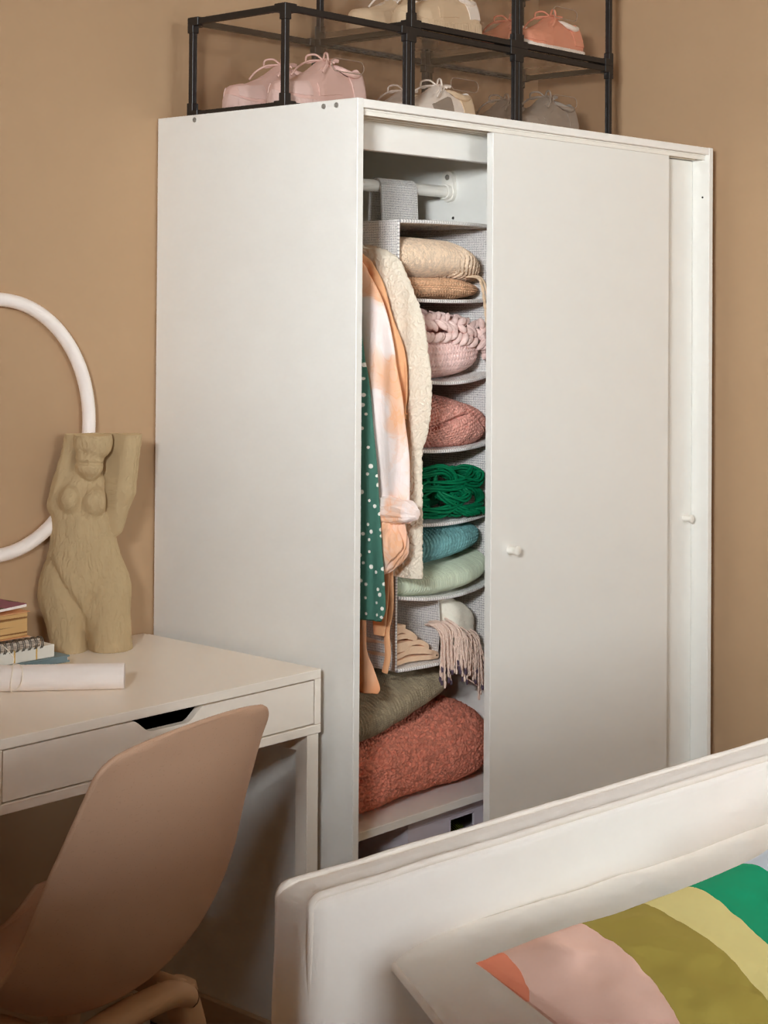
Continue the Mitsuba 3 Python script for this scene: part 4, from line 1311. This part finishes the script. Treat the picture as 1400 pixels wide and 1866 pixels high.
# ------------------------------------------------------------------ chair
k = thing('chair', 'beige brown moulded plastic chair pushed in at the white desk', 'chair')
CX, CYO, CROT = -0.552, 0.0, math.radians(12)
prof = spline([(-.237, .802), (-.218, .716), (-.196, .616), (-.172, .516), (-.138, .435), (-.08, .384), (.00, .374), (.08, .390), (.14, .412), (.18, .417)], 120)
sv = np.concatenate([[0], np.cumsum(np.hypot(*np.diff(prof, axis=0).T))])
sn = sv / sv[-1]
half = np.interp(sn, [0, 0.1, 0.28, 0.42, 0.52, 0.65, 0.85, 1.0], [.190, .196, .217, .232, .236, .226, .21, .19])
vr = 0.06
half = half * np.where(sn < vr, 0.72 + 0.28 * np.sqrt(np.clip(1 - (1 - sn / vr) ** 2, 0, 1)), 1)
ve = 0.10
half = half * np.where(sn > 1 - ve, 0.60 + 0.40 * np.sqrt(np.clip(1 - ((sn - 1 + ve) / ve) ** 2, 0, 1)), 1)
tn = np.gradient(prof, axis=0)
tn /= np.linalg.norm(tn, axis=1, keepdims=True)
inn = np.stack([-tn[:, 1], tn[:, 0]], 1)          # towards the sitter
uu = np.linspace(-1, 1, 61)
curl = np.interp(sn, [0, 0.25, 0.45, 0.6, 0.8, 1], [.012, .045, .062, .085, .09, .05])
off = curl[:, None] * np.abs(uu)[None] ** 2.2


def chair_at(X, Y, Z):
    y0 = -0.235
    return np.stack(np.broadcast_arrays(CX + X * math.cos(CROT) - (Y - y0) * math.sin(CROT), CYO + y0 + X * math.sin(CROT) + (Y - y0) * math.cos(CROT), Z), -1)


P = chair_at(half[:, None] * uu[None], prof[:, 0:1] + inn[:, 0:1] * off, prof[:, 1:2] + inn[:, 1:2] * off - (0.012 * np.abs(uu)[None] ** 2.2 * np.clip(1 - sn / 0.12, 0, 1)[:, None] ** 2) + 0.004)
Nn = normals_of(P)
m, uv = sheet(P, 0.009)
shell = part(k, 'shell', m, 'chair_plastic', True)
edge = tube(np.vstack([P[0, :], P[1:, -1], P[-1, ::-1][1:], P[::-1, 0][1:-1]]), 0.0046, 8, closed=True)
part(shell, 'rim', edge, 'chair_plastic', True)


def taper_leg(top, bot, rt, rb):
    top, bot = np.array(top, float), np.array(bot, float)
    n, m_ = 24, 20
    a = np.arange(m_) * 2 * np.pi / m_
    t = np.linspace(0, 1, n)[:, None]
    c = top + (bot - top) * t
    r1 = rt[0] + (rb[0] - rt[0]) * t
    r2 = rt[1] + (rb[1] - rt[1]) * t
    pw = lambda q: np.sign(q) * np.abs(q) ** 0.6
    Q = np.stack([c[:, 0:1] + r1 * pw(np.cos(a))[None], c[:, 1:2] + r2 * pw(np.sin(a))[None], np.broadcast_to(c[:, 2:3], (n, m_))], -1)
    mm = grid(Q, cv=True)
    V = np.vstack([mm.vertices, c[:1], c[-1:]])
    i = np.arange(m_)
    j = (i + 1) % m_
    F = np.vstack([mm.faces, np.stack([np.full(m_, n * m_), i, j], 1), np.stack([(n - 1) * m_ + j, (n - 1) * m_ + i, np.full(m_, n * m_ + 1)], 1)])
    mm = trimesh.Trimesh(V, F, process=False)
    if mm.volume < 0:
        mm.faces = mm.faces[:, ::-1]
    return mm


cl = lambda x, y, z: chair_at(np.array(float(x)), np.array(float(y)), np.array(float(z)))
for sx in (-1, 1):
    for yt, yb in ((-0.100, -0.190), (0.115, 0.190)):
        part(k, 'leg', taper_leg(cl(sx * 0.122, yt, 0.372), cl(sx * 0.182, yb, 0.0), [0.025, 0.027], [0.013, 0.015]), 'chair_base', 50)
for yy in (-0.112, 0.118):
    c = spline([cl(-0.126, yy - 0.002, 0.352), cl(-0.09, yy, 0.366), cl(0, yy + 0.006, 0.368), cl(0.09, yy, 0.366), cl(0.126, yy - 0.002, 0.352)], 40)
    part(k, 'cross_rail', tube(c, 0.019, 14, flat=1.45), 'chair_base', True)
for sx in (-1, 1):
    part(k, 'side_rail', tube(spline([cl(sx * 0.122, -0.11, 0.358), cl(sx * 0.122, 0.01, 0.366), cl(sx * 0.122, 0.118, 0.358)], 24), 0.019, 12), 'chair_base', True)

# ------------------------------------------------------------------ ring lamp
k = thing('ring_lamp', 'large white tubular ring lamp on the desk behind the clay sculpture', 'lamp')
RC = np.array([-0.374, 0.539, 1.176])
a = np.linspace(0, 2 * np.pi, 180, endpoint=False)
part(k, 'tube', tube(np.stack([RC[0] + 0.206 * np.cos(a), RC[1] + 0 * a, RC[2] + 0.231 * np.sin(a)], 1), 0.0125, 20, closed=True), 'lamp_white', True)
part(k, 'base', lathe([(0, 0), (0.070, 0), (0.072, 0.003), (0.070, 0.014), (0.03, 0.018), (0.016, 0.03), (0.0125, 0.10), (0.0125, 0.19), (0, 0.19)], 40).apply_translation([RC[0] - 0.13, 0.475, DZ]), 'lamp_white', 40)

# ------------------------------------------------------------------ clay sculpture
k = thing('sculpture', 'tall beige clay sculpture of a nude female torso with raised arms on the desk', 'sculpture')


def statue():
    nz, na = 420, 420
    z = np.linspace(0.0, 0.4005, nz)
    a = np.linspace(0, 2 * np.pi, na, endpoint=False)
    axis_x = np.interp(z, [0, .1, .2, .28, .33, .4], [0.006, 0.0, -0.006, -0.002, 0.012, 0.022])
    Zg, A = np.meshgrid(z, a, indexing='ij')
    cx_ = np.broadcast_to(axis_x[:, None], A.shape)
    dx, dy = np.sin(A), np.cos(A)          # dy > 0: towards the viewer

    def ell(X, Y, Z, c, r):
        q = np.sqrt(((X - c[0]) / r[0]) ** 2 + ((Y - c[1]) / r[1]) ** 2 + ((Z - c[2]) / r[2]) ** 2)
        return (q - 1) * min(r)

    def cap(X, Y, Z, p, q, r0, r1):
        p, q = np.array(p), np.array(q)
        d = q - p
        t = np.clip(((X - p[0]) * d[0] + (Y - p[1]) * d[1] + (Z - p[2]) * d[2]) / (d @ d), 0, 1)
        return np.sqrt((X - p[0] - t * d[0]) ** 2 + (Y - p[1] - t * d[1]) ** 2 + (Z - p[2] - t * d[2]) ** 2) - (r0 + (r1 - r0) * t)

    def smin(d1, d2, kk):
        h = np.clip(0.5 + 0.5 * (d2 - d1) / kk, 0, 1)
        return d2 * (1 - h) + d1 * h - kk * h * (1 - h)

    def sdf(X, Y, Z):
        d = ell(X, Y, Z, (-.008, 0, .190), (.060, .036, .115))
        d = smin(d, ell(X, Y, Z, (-.004, 0, .112), (.084, .041, .080)), .02)
        d = smin(d, cap(X, Y, Z, (-.048, .002, .10), (-.030, .006, -.01), .036, .031), .012)
        d = smin(d, cap(X, Y, Z, (.036, .004, .10), (.043, .008, -.01), .042, .040), .010)
        d = smin(d, ell(X, Y, Z, (-.010, 0, .282), (.050, .028, .055)), .02)
        d = smin(d, ell(X, Y, Z, (-.036, .024, .283), (.0195, .019, .024)), .006)
        d = smin(d, ell(X, Y, Z, (.010, .026, .277), (.024, .021, .026)), .006)
        d = smin(d, np.maximum(np.abs(X - .016) - .040, np.maximum(np.abs(Y + .014) - .010, np.abs(Z - .345) - .065)), .008)
        d = smin(d, cap(X, Y, Z, (-.057, .000, .27), (-.025, -.008, .41), .0165, .014), .010)
        d = smin(d, cap(X, Y, Z, (.050, .008, .225), (.062, .014, .295), .014, .0235), .006)
        d = smin(d, cap(X, Y, Z, (.062, .014, .295), (.078, .012, .41), .0225, .0205), .006)
        d = smin(d, ell(X, Y, Z, (.000, .020, .350), (.0260, .028, .035)), .006)
        d = smin(d, ell(X, Y, Z, (.006, .020, .388), (.036, .034, .037)), .004)
        d = smin(d, ell(X, Y, Z, (-.002, .042, .346), (.004, .005, .008)), .004)
        return np.maximum(d, -(Y + .034))

    ya = -0.024
    r = np.full(A.shape, 0.14)
    for _ in range(90):
        d = sdf(cx_ + r * dx, ya + r * dy, Zg)
        r = np.clip(r - 0.45 * d, 0.002, 0.14)
    X, Y = cx_ + r * dx, ya + r * dy

    def seg(p, q):
        p, q = np.array(p), np.array(q)
        d = q - p
        t = np.clip(((X - p[0]) * d[0] + (Zg - p[1]) * d[1]) / (d @ d), 0, 1)
        return np.hypot(X - p[0] - t * d[0], Zg - p[1] - t * d[1])
    f = np.clip(dy * 2, 0, 1)
    s = lambda zx, zy: ((zx - 445) * .000239, (1780 - zy) * .000239)
    dep = 0
    for p, q, w, am in (((150, 1080), (235, 1270), .007, .006), ((235, 1270), (395, 1490), .008, .009), ((560, 1240), (470, 1340), .010, .003), ((470, 1340), (395, 1490), .009, .007), ((395, 1490), (410, 1620), .007, .010), ((410, 1620), (455, 1780), .007, .011),
                        ((595, 420), (600, 700), .005, .009), ((600, 700), (640, 860), .005, .006), ((345, 315), (545, 325), .004, .0045), ((385, 420), (470, 425), .006, .003), ((370, 620), (390, 720), .008, .003), ((330, 560), (385, 690), .006, .002)):
        dep = np.maximum(dep, am * np.exp(-(seg(s(*p), s(*q)) / w) ** 2))
    pts = np.stack([X, Y, Zg], -1)
    rough = 0.0056 * (meshkit.fbm(pts * [90, 90, 22], 4, 3) - 0.5) + 0.0022 * (meshkit.fbm(pts * [240, 240, 60], 3, 7) - 0.5)
    ridg = np.abs(meshkit.fbm(pts * [110, 110, 26], 3, 11) - 0.5)
    rough = rough - 0.0011 * np.clip(1 - ridg * 16, 0, 1)
    r = r - dep * f + rough
    P = np.stack([cx_ + r * dx, ya + r * dy, Zg], -1)
    P[:, :, 2] += (z[:, None] / 0.4) ** 6 * 0.004 * (meshkit.noise(pts * 60, 5) - 0.5)
    m_ = grid(P, cv=True)
    V = np.vstack([m_.vertices, [[axis_x[0], ya, 0], [axis_x[-1], ya, z[-1] - 0.002]]])
    i = np.arange(na)
    j = (i + 1) % na
    F = np.vstack([m_.faces, np.stack([np.full(na, nz * na), i, j], 1), np.stack([(nz - 1) * na + j, (nz - 1) * na + i, np.full(na, nz * na + 1)], 1)])
    q = trimesh.Trimesh(V, F, process=False)
    if q.volume < 0:
        q.faces = q.faces[:, ::-1]
    return q


sm = statue()
ex = np.array([0.85, -0.527, 0])
ey = np.array([-0.527, -0.85, 0])
M4 = np.eye(4)
M4[:3, 0], M4[:3, 1], M4[:3, 3] = ex, ey, [-0.199, 0.4985, DZ + 0.0005]
sm.apply_transform(M4)
if sm.volume < 0:
    sm.faces = sm.faces[:, ::-1]
part(k, 'body', sm, 'clay', 50)

# ------------------------------------------------------------------ books and paper
bk = thing('notebook', 'thin dark green notebook at the bottom of the pile on the desk', 'notebook')
part(bk, 'cover', box(-0.60, -0.352, 0.352, 0.515, DZ + 0.0005, DZ + 0.0105, 0.004), 'green_cover', 30)
bk = thing('notebook', 'slate blue hardback notebook second from the bottom of the pile', 'notebook')
z_ = DZ + 0.011
part(bk, 'cover', cat([box(-0.61, -0.316, 0.390, 0.532, z_, z_ + 0.003, 0.001), box(-0.61, -0.316, 0.390, 0.532, z_ + 0.009, z_ + 0.012, 0.001), box(-0.61, -0.320, 0.390, 0.396, z_, z_ + 0.012, 0.003)]), 'blue_cover', 30)
part(bk, 'pages', box(-0.609, -0.319, 0.393, 0.530, z_ + 0.003, z_ + 0.009, 0), 'paper_white')
z_ += 0.0125
bk = thing('notepad', 'white and yellow plaid notepad under the spiral notebook', 'notepad')
part(bk, 'pages', box(-0.62, -0.345, 0.396, 0.532, z_, z_ + 0.022, 0.001), 'plaid_paper')
z_ += 0.0225
bk = thing('spiral_notebook', 'beige spiral-bound notebook with a wire spine, under the thick book', 'notebook')
part(bk, 'pages', box(-0.62, -0.372, 0.400, 0.532, z_, z_ + 0.013, 0.001), 'spiral_cover')
for i, x in enumerate(np.arange(-0.600, -0.372, 0.0125)):
    a = np.linspace(0, 2 * np.pi, 28, endpoint=False)
    for dx in (0, 0.0032):
        part(bk, 'wire_ring', tube(np.stack([np.full(28, x + dx), 0.401 + 0.0098 * np.cos(a), z_ + 0.006 + 0.0105 * np.sin(a)], 1), 0.0009, 6, closed=True), 'wire', True)
z_ += 0.018
bk = thing('book', 'thick old paperback with yellowed page edges on the spiral notebook', 'book')
nn = 60
yy = np.linspace(0.405, 0.530, 30)
part(bk, 'pages', box(-0.62, -0.393, 0.408, 0.528, z_ + 0.0012, z_ + 0.043, 0.0015), 'book_pages')
part(bk, 'cover', cat([box(-0.622, -0.390, 0.405, 0.530, z_, z_ + 0.0012, 0), box(-0.622, -0.390, 0.405, 0.530, z_ + 0.043, z_ + 0.0442, 0), box(-0.622, -0.390, 0.528, 0.530, z_, z_ + 0.044, 0)]), 'book_cover')
z_ += 0.0447
bk = thing('magazine', 'glossy magazine with a purple and black cover on top of the book pile', 'magazine')
U, V = np.meshgrid(np.linspace(0, 1, 20), np.linspace(0, 1, 10), indexing='ij')
P = np.stack([-0.66 + 0.262 * U, 0.405 + 0.120 * V, z_ + 0.004 + 0.009 * np.clip(U - 0.5, 0, 1) ** 2 * 2 + 0.002 * (1 - V)], -1)
m, uv = sheet(P, 0.0045)
part(bk, 'pages', m, 'paper_white', True, uv=uv)
m, uv = sheet(P + [0, 0, 0.0028], 0.0008)
part(bk, 'cover', m, 'magazine_purple', True, uv=uv)

k = thing('paper_roll', 'rolled white paper tied with thin white string on the desk in front of the books', 'paper roll')
p0 = np.array([-0.355, 0.188, DZ + 0.0222])
dr_ = np.array([-0.742, 0.670, 0])
a = np.linspace(0, 2 * np.pi * 2.15, 150)
side = np.array([0.670, 0.742, 0])
rr = 0.0218 - 0.0012 * a / (2 * np.pi)
sec = rr[:, None] * (np.cos(a + 2.2)[:, None] * side + np.sin(a + 2.2)[:, None] * np.array([0, 0, 1.0]))
P = p0 + sec[:, None] + np.linspace(0, 0.34, 24)[None, :, None] * dr_
m, uv = sheet(P, 0.0005)
part(k, 'sheet', m, 'paper_white', True, uv=uv)
q = p0 + dr_ * 0.182
a = np.linspace(0, 2 * np.pi, 40, endpoint=False)
st = q + 0.0228 * (np.cos(a)[:, None] * side + np.sin(a)[:, None] * np.array([0, 0, 1.0])) + 0.0015 * np.sin(2 * a)[:, None] * dr_
fr_ = -side
s1 = spline([q + [0, 0, 0.0235], q + [0.004, -0.002, 0.034] + dr_ * 0.004, q + side * 0.004 + dr_ * 0.012 + [0, 0, 0.048], q + side * 0.012 + dr_ * 0.020 + [0, 0, 0.052]], 30)
s2 = spline([q + [0, 0, 0.0232], q - dr_ * 0.014 + fr_ * 0.008 + [0, 0, 0.0215], q - dr_ * 0.018 + fr_ * 0.021 + [0, 0, 0.009], q - dr_ * 0.016 + fr_ * 0.0236 + [0, 0, -0.004], q - dr_ * 0.008 + fr_ * 0.019 + [0, 0, -0.0165]], 40)
part(k, 'string', cat([tube(st, 0.0009, 6, closed=True), tube(s1, 0.0008, 6), tube(s2, 0.0008, 6)]), 'string_white', True)

# ------------------------------------------------------------------ bed
k = thing('bed', 'bed with an off-white slipcovered headboard in the foreground', 'bed')
HB0, HB1 = np.array([-0.942, -0.800, 0]), np.array([0.912, -0.964, 0])
hd = (HB1 - HB0) / np.linalg.norm(HB1 - HB0)
hn = np.array([hd[1], -hd[0], 0])          # towards the sleeper (-y)
HL, HT, HH = 1.861, 0.062, 0.803


def hb_pt(s, d, z):
    return HB0 + hd * s[..., None] + hn * d[..., None] + np.array([0, 0, 1.0]) * z[..., None]


def rounded_slab():
    """Headboard upholstery: a loop of rounded cross-section in plan swept in height, with soft dents."""
    n, nz_ = 520, 150
    per = sg.box(0, 0, HL, HT).buffer(-0.016).buffer(0.016, quad_segs=12)
    t = np.linspace(0, per.exterior.length, n, endpoint=False)
    xy = np.array([per.exterior.interpolate(q).coords[0] for q in t])
    zz = np.linspace(0.0, 1, nz_)
    z = 0.12 + (HH - 0.12) * zz
    ctr = np.column_stack([np.clip(xy[:, 0], HT / 2, HL - HT / 2), np.full(n, HT / 2)])
    ins = np.where(z > HH - 0.014, 0.014 - np.sqrt(np.clip(0.014 ** 2 - (z - (HH - 0.014)) ** 2, 0, 1)), 0)
    dirs = xy - ctr
    ln = np.linalg.norm(dirs, axis=1, keepdims=True)
    dirs = dirs / ln
    corner = 0.014 - np.sqrt(np.clip(0.014 ** 2 - np.clip(z - (HH - 0.014), 0, 0.014) ** 2, 0, 1))
    S = ctr[None, :, :] + dirs[None] * (ln[None] - ins[:, None, None])
    S[..., 0] += np.clip(1 - xy[None, :, 0] / 0.06, 0, 1) * corner[:, None] * 0.9
    q = np.stack([S[..., 0] * 5, S[..., 1] * 10, np.broadcast_to(z[:, None] * 3, S.shape[:2])], -1)
    puff = 0.010 * (meshkit.fbm(q, 3, 4) - 0.5) + 0.004 * np.sin(S[..., 0] * 21 + 9 * meshkit.noise(q * 0.6, 2)) * np.clip((HH - z)[:, None] * 6, 0, 1)
    S = S + dirs[None] * puff[..., None]
    P = hb_pt(S[..., 0], S[..., 1], np.broadcast_to(z[:, None], S.shape[:2]))
    return P, per


P, per = rounded_slab()
rows = [P]
for f_ in (0.25, 0.5, 0.75, 1.0):
    sp_ = (P[-1] - HB0) @ hd
    ctr_ = hb_pt(np.clip(sp_, HT / 2, HL - HT / 2), np.full(len(sp_), HT / 2), np.full(len(sp_), HH + 0.0012))
    rows.append((P[-1] * (1 - f_) + ctr_ * f_)[None])
hbm = grid(np.concatenate(rows), cv=True)
nrm = normals_of(P, cv=True)
if np.mean((nrm[60:90] @ hn) * (((P[60:90] - HB0) @ hn) - HT / 2)) < 0:
    hbm.faces = hbm.faces[:, ::-1]
hb = part(k, 'headboard', hbm, 'linen_grey', True)
wob = lambda s, sd: 0.0018 * (meshkit.fbm(np.stack([s * 18, 0 * s, 0 * s + sd], -1), 2, sd) - 0.5)
for d in (0.006, HT - 0.006):
    zz = np.linspace(0.12, HH - 0.014, 60)
    aa = np.linspace(math.pi, math.pi / 2, 10)[1:-1]
    ss = np.linspace(0.017, HL - 0.012, 160)
    path = np.vstack([hb_pt(0.004 + wob(zz, 5), np.full(60, d), zz), hb_pt(0.016 + 0.012 * np.cos(aa), np.full(8, d), HH - 0.013 + 0.012 * np.sin(aa)), hb_pt(ss, np.full(160, d), HH - 0.001 + wob(ss, 3))])
    part(hb, 'piping', tube(path, 0.0042, 10), 'piping_cloth', True)
part(k, 'leg', cat([box(-0.86, -0.80, -0.90, -0.84, 0, 0.13, 0.002)]), 'linen_grey')
ang = math.degrees(math.atan2(hd[1], hd[0]))
part(k, 'mattress', rot(box(-0.88, 0.85, -2.78, -0.905, 0.20, 0.50, 0.03), ang, point=(-0.2, -0.9, 0)), 'mattress_white', 40)
part(k, 'bed_frame', rot(box(-0.90, 0.87, -2.80, -0.895, 0.08, 0.199, 0.004), ang, point=(-0.2, -0.9, 0)), 'linen_grey')
for x in (-0.85, 0.78):
    part(k, 'leg', box(x, x + 0.05, -2.72, -2.67, 0, 0.079, 0.002), 'linen_grey')


def cushion(cx, cy, sx, sy, h, seed, corner=0.0, n=260, m_=150, wr=0.012, flat=0.5):
    """A stuffed pillow lying in its own x-y plane; returns upper and lower grids and (u, v)."""
    u = np.linspace(-1, 1, n)
    v = np.linspace(-1, 1, m_)
    U, V = np.meshgrid(u, v, indexing='ij')
    env = (np.clip(1 - np.abs(U) ** 2.6, 0, 1) * np.clip(1 - np.abs(V) ** 2.2, 0, 1)) ** flat
    pinch = 1 - 0.06 * (1 - U ** 2) * np.abs(V) ** 4
    pv = 1 - 0.05 * (1 - V ** 2) * np.abs(U) ** 4
    X = cx + sx * U * pv
    Y = cy + sy * V * pinch
    q = np.stack([X * 7, Y * 7, 0 * X + seed], -1)
    w = wr * (meshkit.fbm(q, 4, seed) - 0.5) * np.clip(env * 3, 0, 1)
    top_ = h * env + w * 2
    bot_ = -h * env * 0.8 + w
    return X, Y, top_, bot_, U, V


# white pillow leaning on the headboard
X, Y, zt, zb_, U, V = cushion(0, 0, 0.50, 0.255, 0.062, 5, wr=0.016)
tilt = math.radians(38)
A1 = hd
A2 = np.array([-hn[0] * math.cos(tilt), -hn[1] * math.cos(tilt), math.sin(tilt)])
A3 = np.cross(A1, A2)
C0 = np.array([-0.36, -1.10, 0.565])
Pt = C0 + X[..., None] * A1 + Y[..., None] * A2 + zt[..., None] * A3
Pb = C0 + X[..., None] * A1 + Y[..., None] * A2 + zb_[..., None] * A3
pk = thing('pillow', 'white pillow with piped edge leaning on the headboard behind the striped one', 'pillow')
mt_, mb_ = grid(Pt), grid(Pb)
mb_.faces = mb_.faces[:, ::-1]
pm = cat([mt_, mb_])
pm.merge_vertices()
pm.fix_normals()
part(pk, 'cover', pm, 'pillow_white', True)
bd = np.vstack([Pt[0, :], Pt[1:, -1], Pt[-1, ::-1][1:], Pt[::-1, 0][1:-1]])
part(pk, 'piping', tube(bd[::2], 0.0042, 8, closed=True), 'piping_cloth', True)

# striped pillow in front
X, Y, zt, zb_, U, V = cushion(0, 0, 0.56, 0.26, 0.075, 9, wr=0.026, n=380, m_=200)
zt = zt + 0.010 * np.sin(9 * X + 3.0 * Y) * np.clip(zt * 14, 0, 1)
t2 = math.radians(22)
zt = zt - 0.030 * np.exp(-((U + 0.42) / 0.22) ** 2) * np.clip(zt * 12, 0, 1)
B1 = np.array([math.cos(math.radians(-3)), math.sin(math.radians(-3)), 0])
B2 = np.array([-B1[1] * math.cos(t2), B1[0] * math.cos(t2), math.sin(t2)])
B3 = np.cross(B1, B2)
C1 = np.array([-0.315, -1.275, 0.655])
Pt = C1 + X[..., None] * B1 + Y[..., None] * B2 + zt[..., None] * B3
Pb = C1 + X[..., None] * B1 + Y[..., None] * B2 + zb_[..., None] * B3
sk = thing('pillow', 'pillow with broad coral, olive, yellow, green and pale blue stripes on the bed', 'pillow')
uvt = np.stack([X + 0.56 + 0.42 * (0.26 - Y) * (0.75 + 0.25 * (0.26 - Y) / 0.52), Y + 0.26], -1).reshape(-1, 2)
mt_, mb_ = grid(Pt), grid(Pb)
mb_.faces = mb_.faces[:, ::-1]
part(sk, 'cover', cat([mt_, mb_]), 'striped_cotton', True, uv=np.vstack([uvt, uvt]))

# ------------------------------------------------------------------ groups of alike things
for key_, lab_ in labels.items():
    c_ = lab_.get('category')
    g_ = {'shoe': 'shoes in the clear boxes', 'sweater': 'folded knitwear in the wardrobe', 'dress': 'dresses hanging on the rail', 'notebook': 'notebooks in the pile on the desk', 'pillow': 'pillows on the bed'}.get(c_)
    if g_ and '__' not in key_:
        lab_['group'] = g_
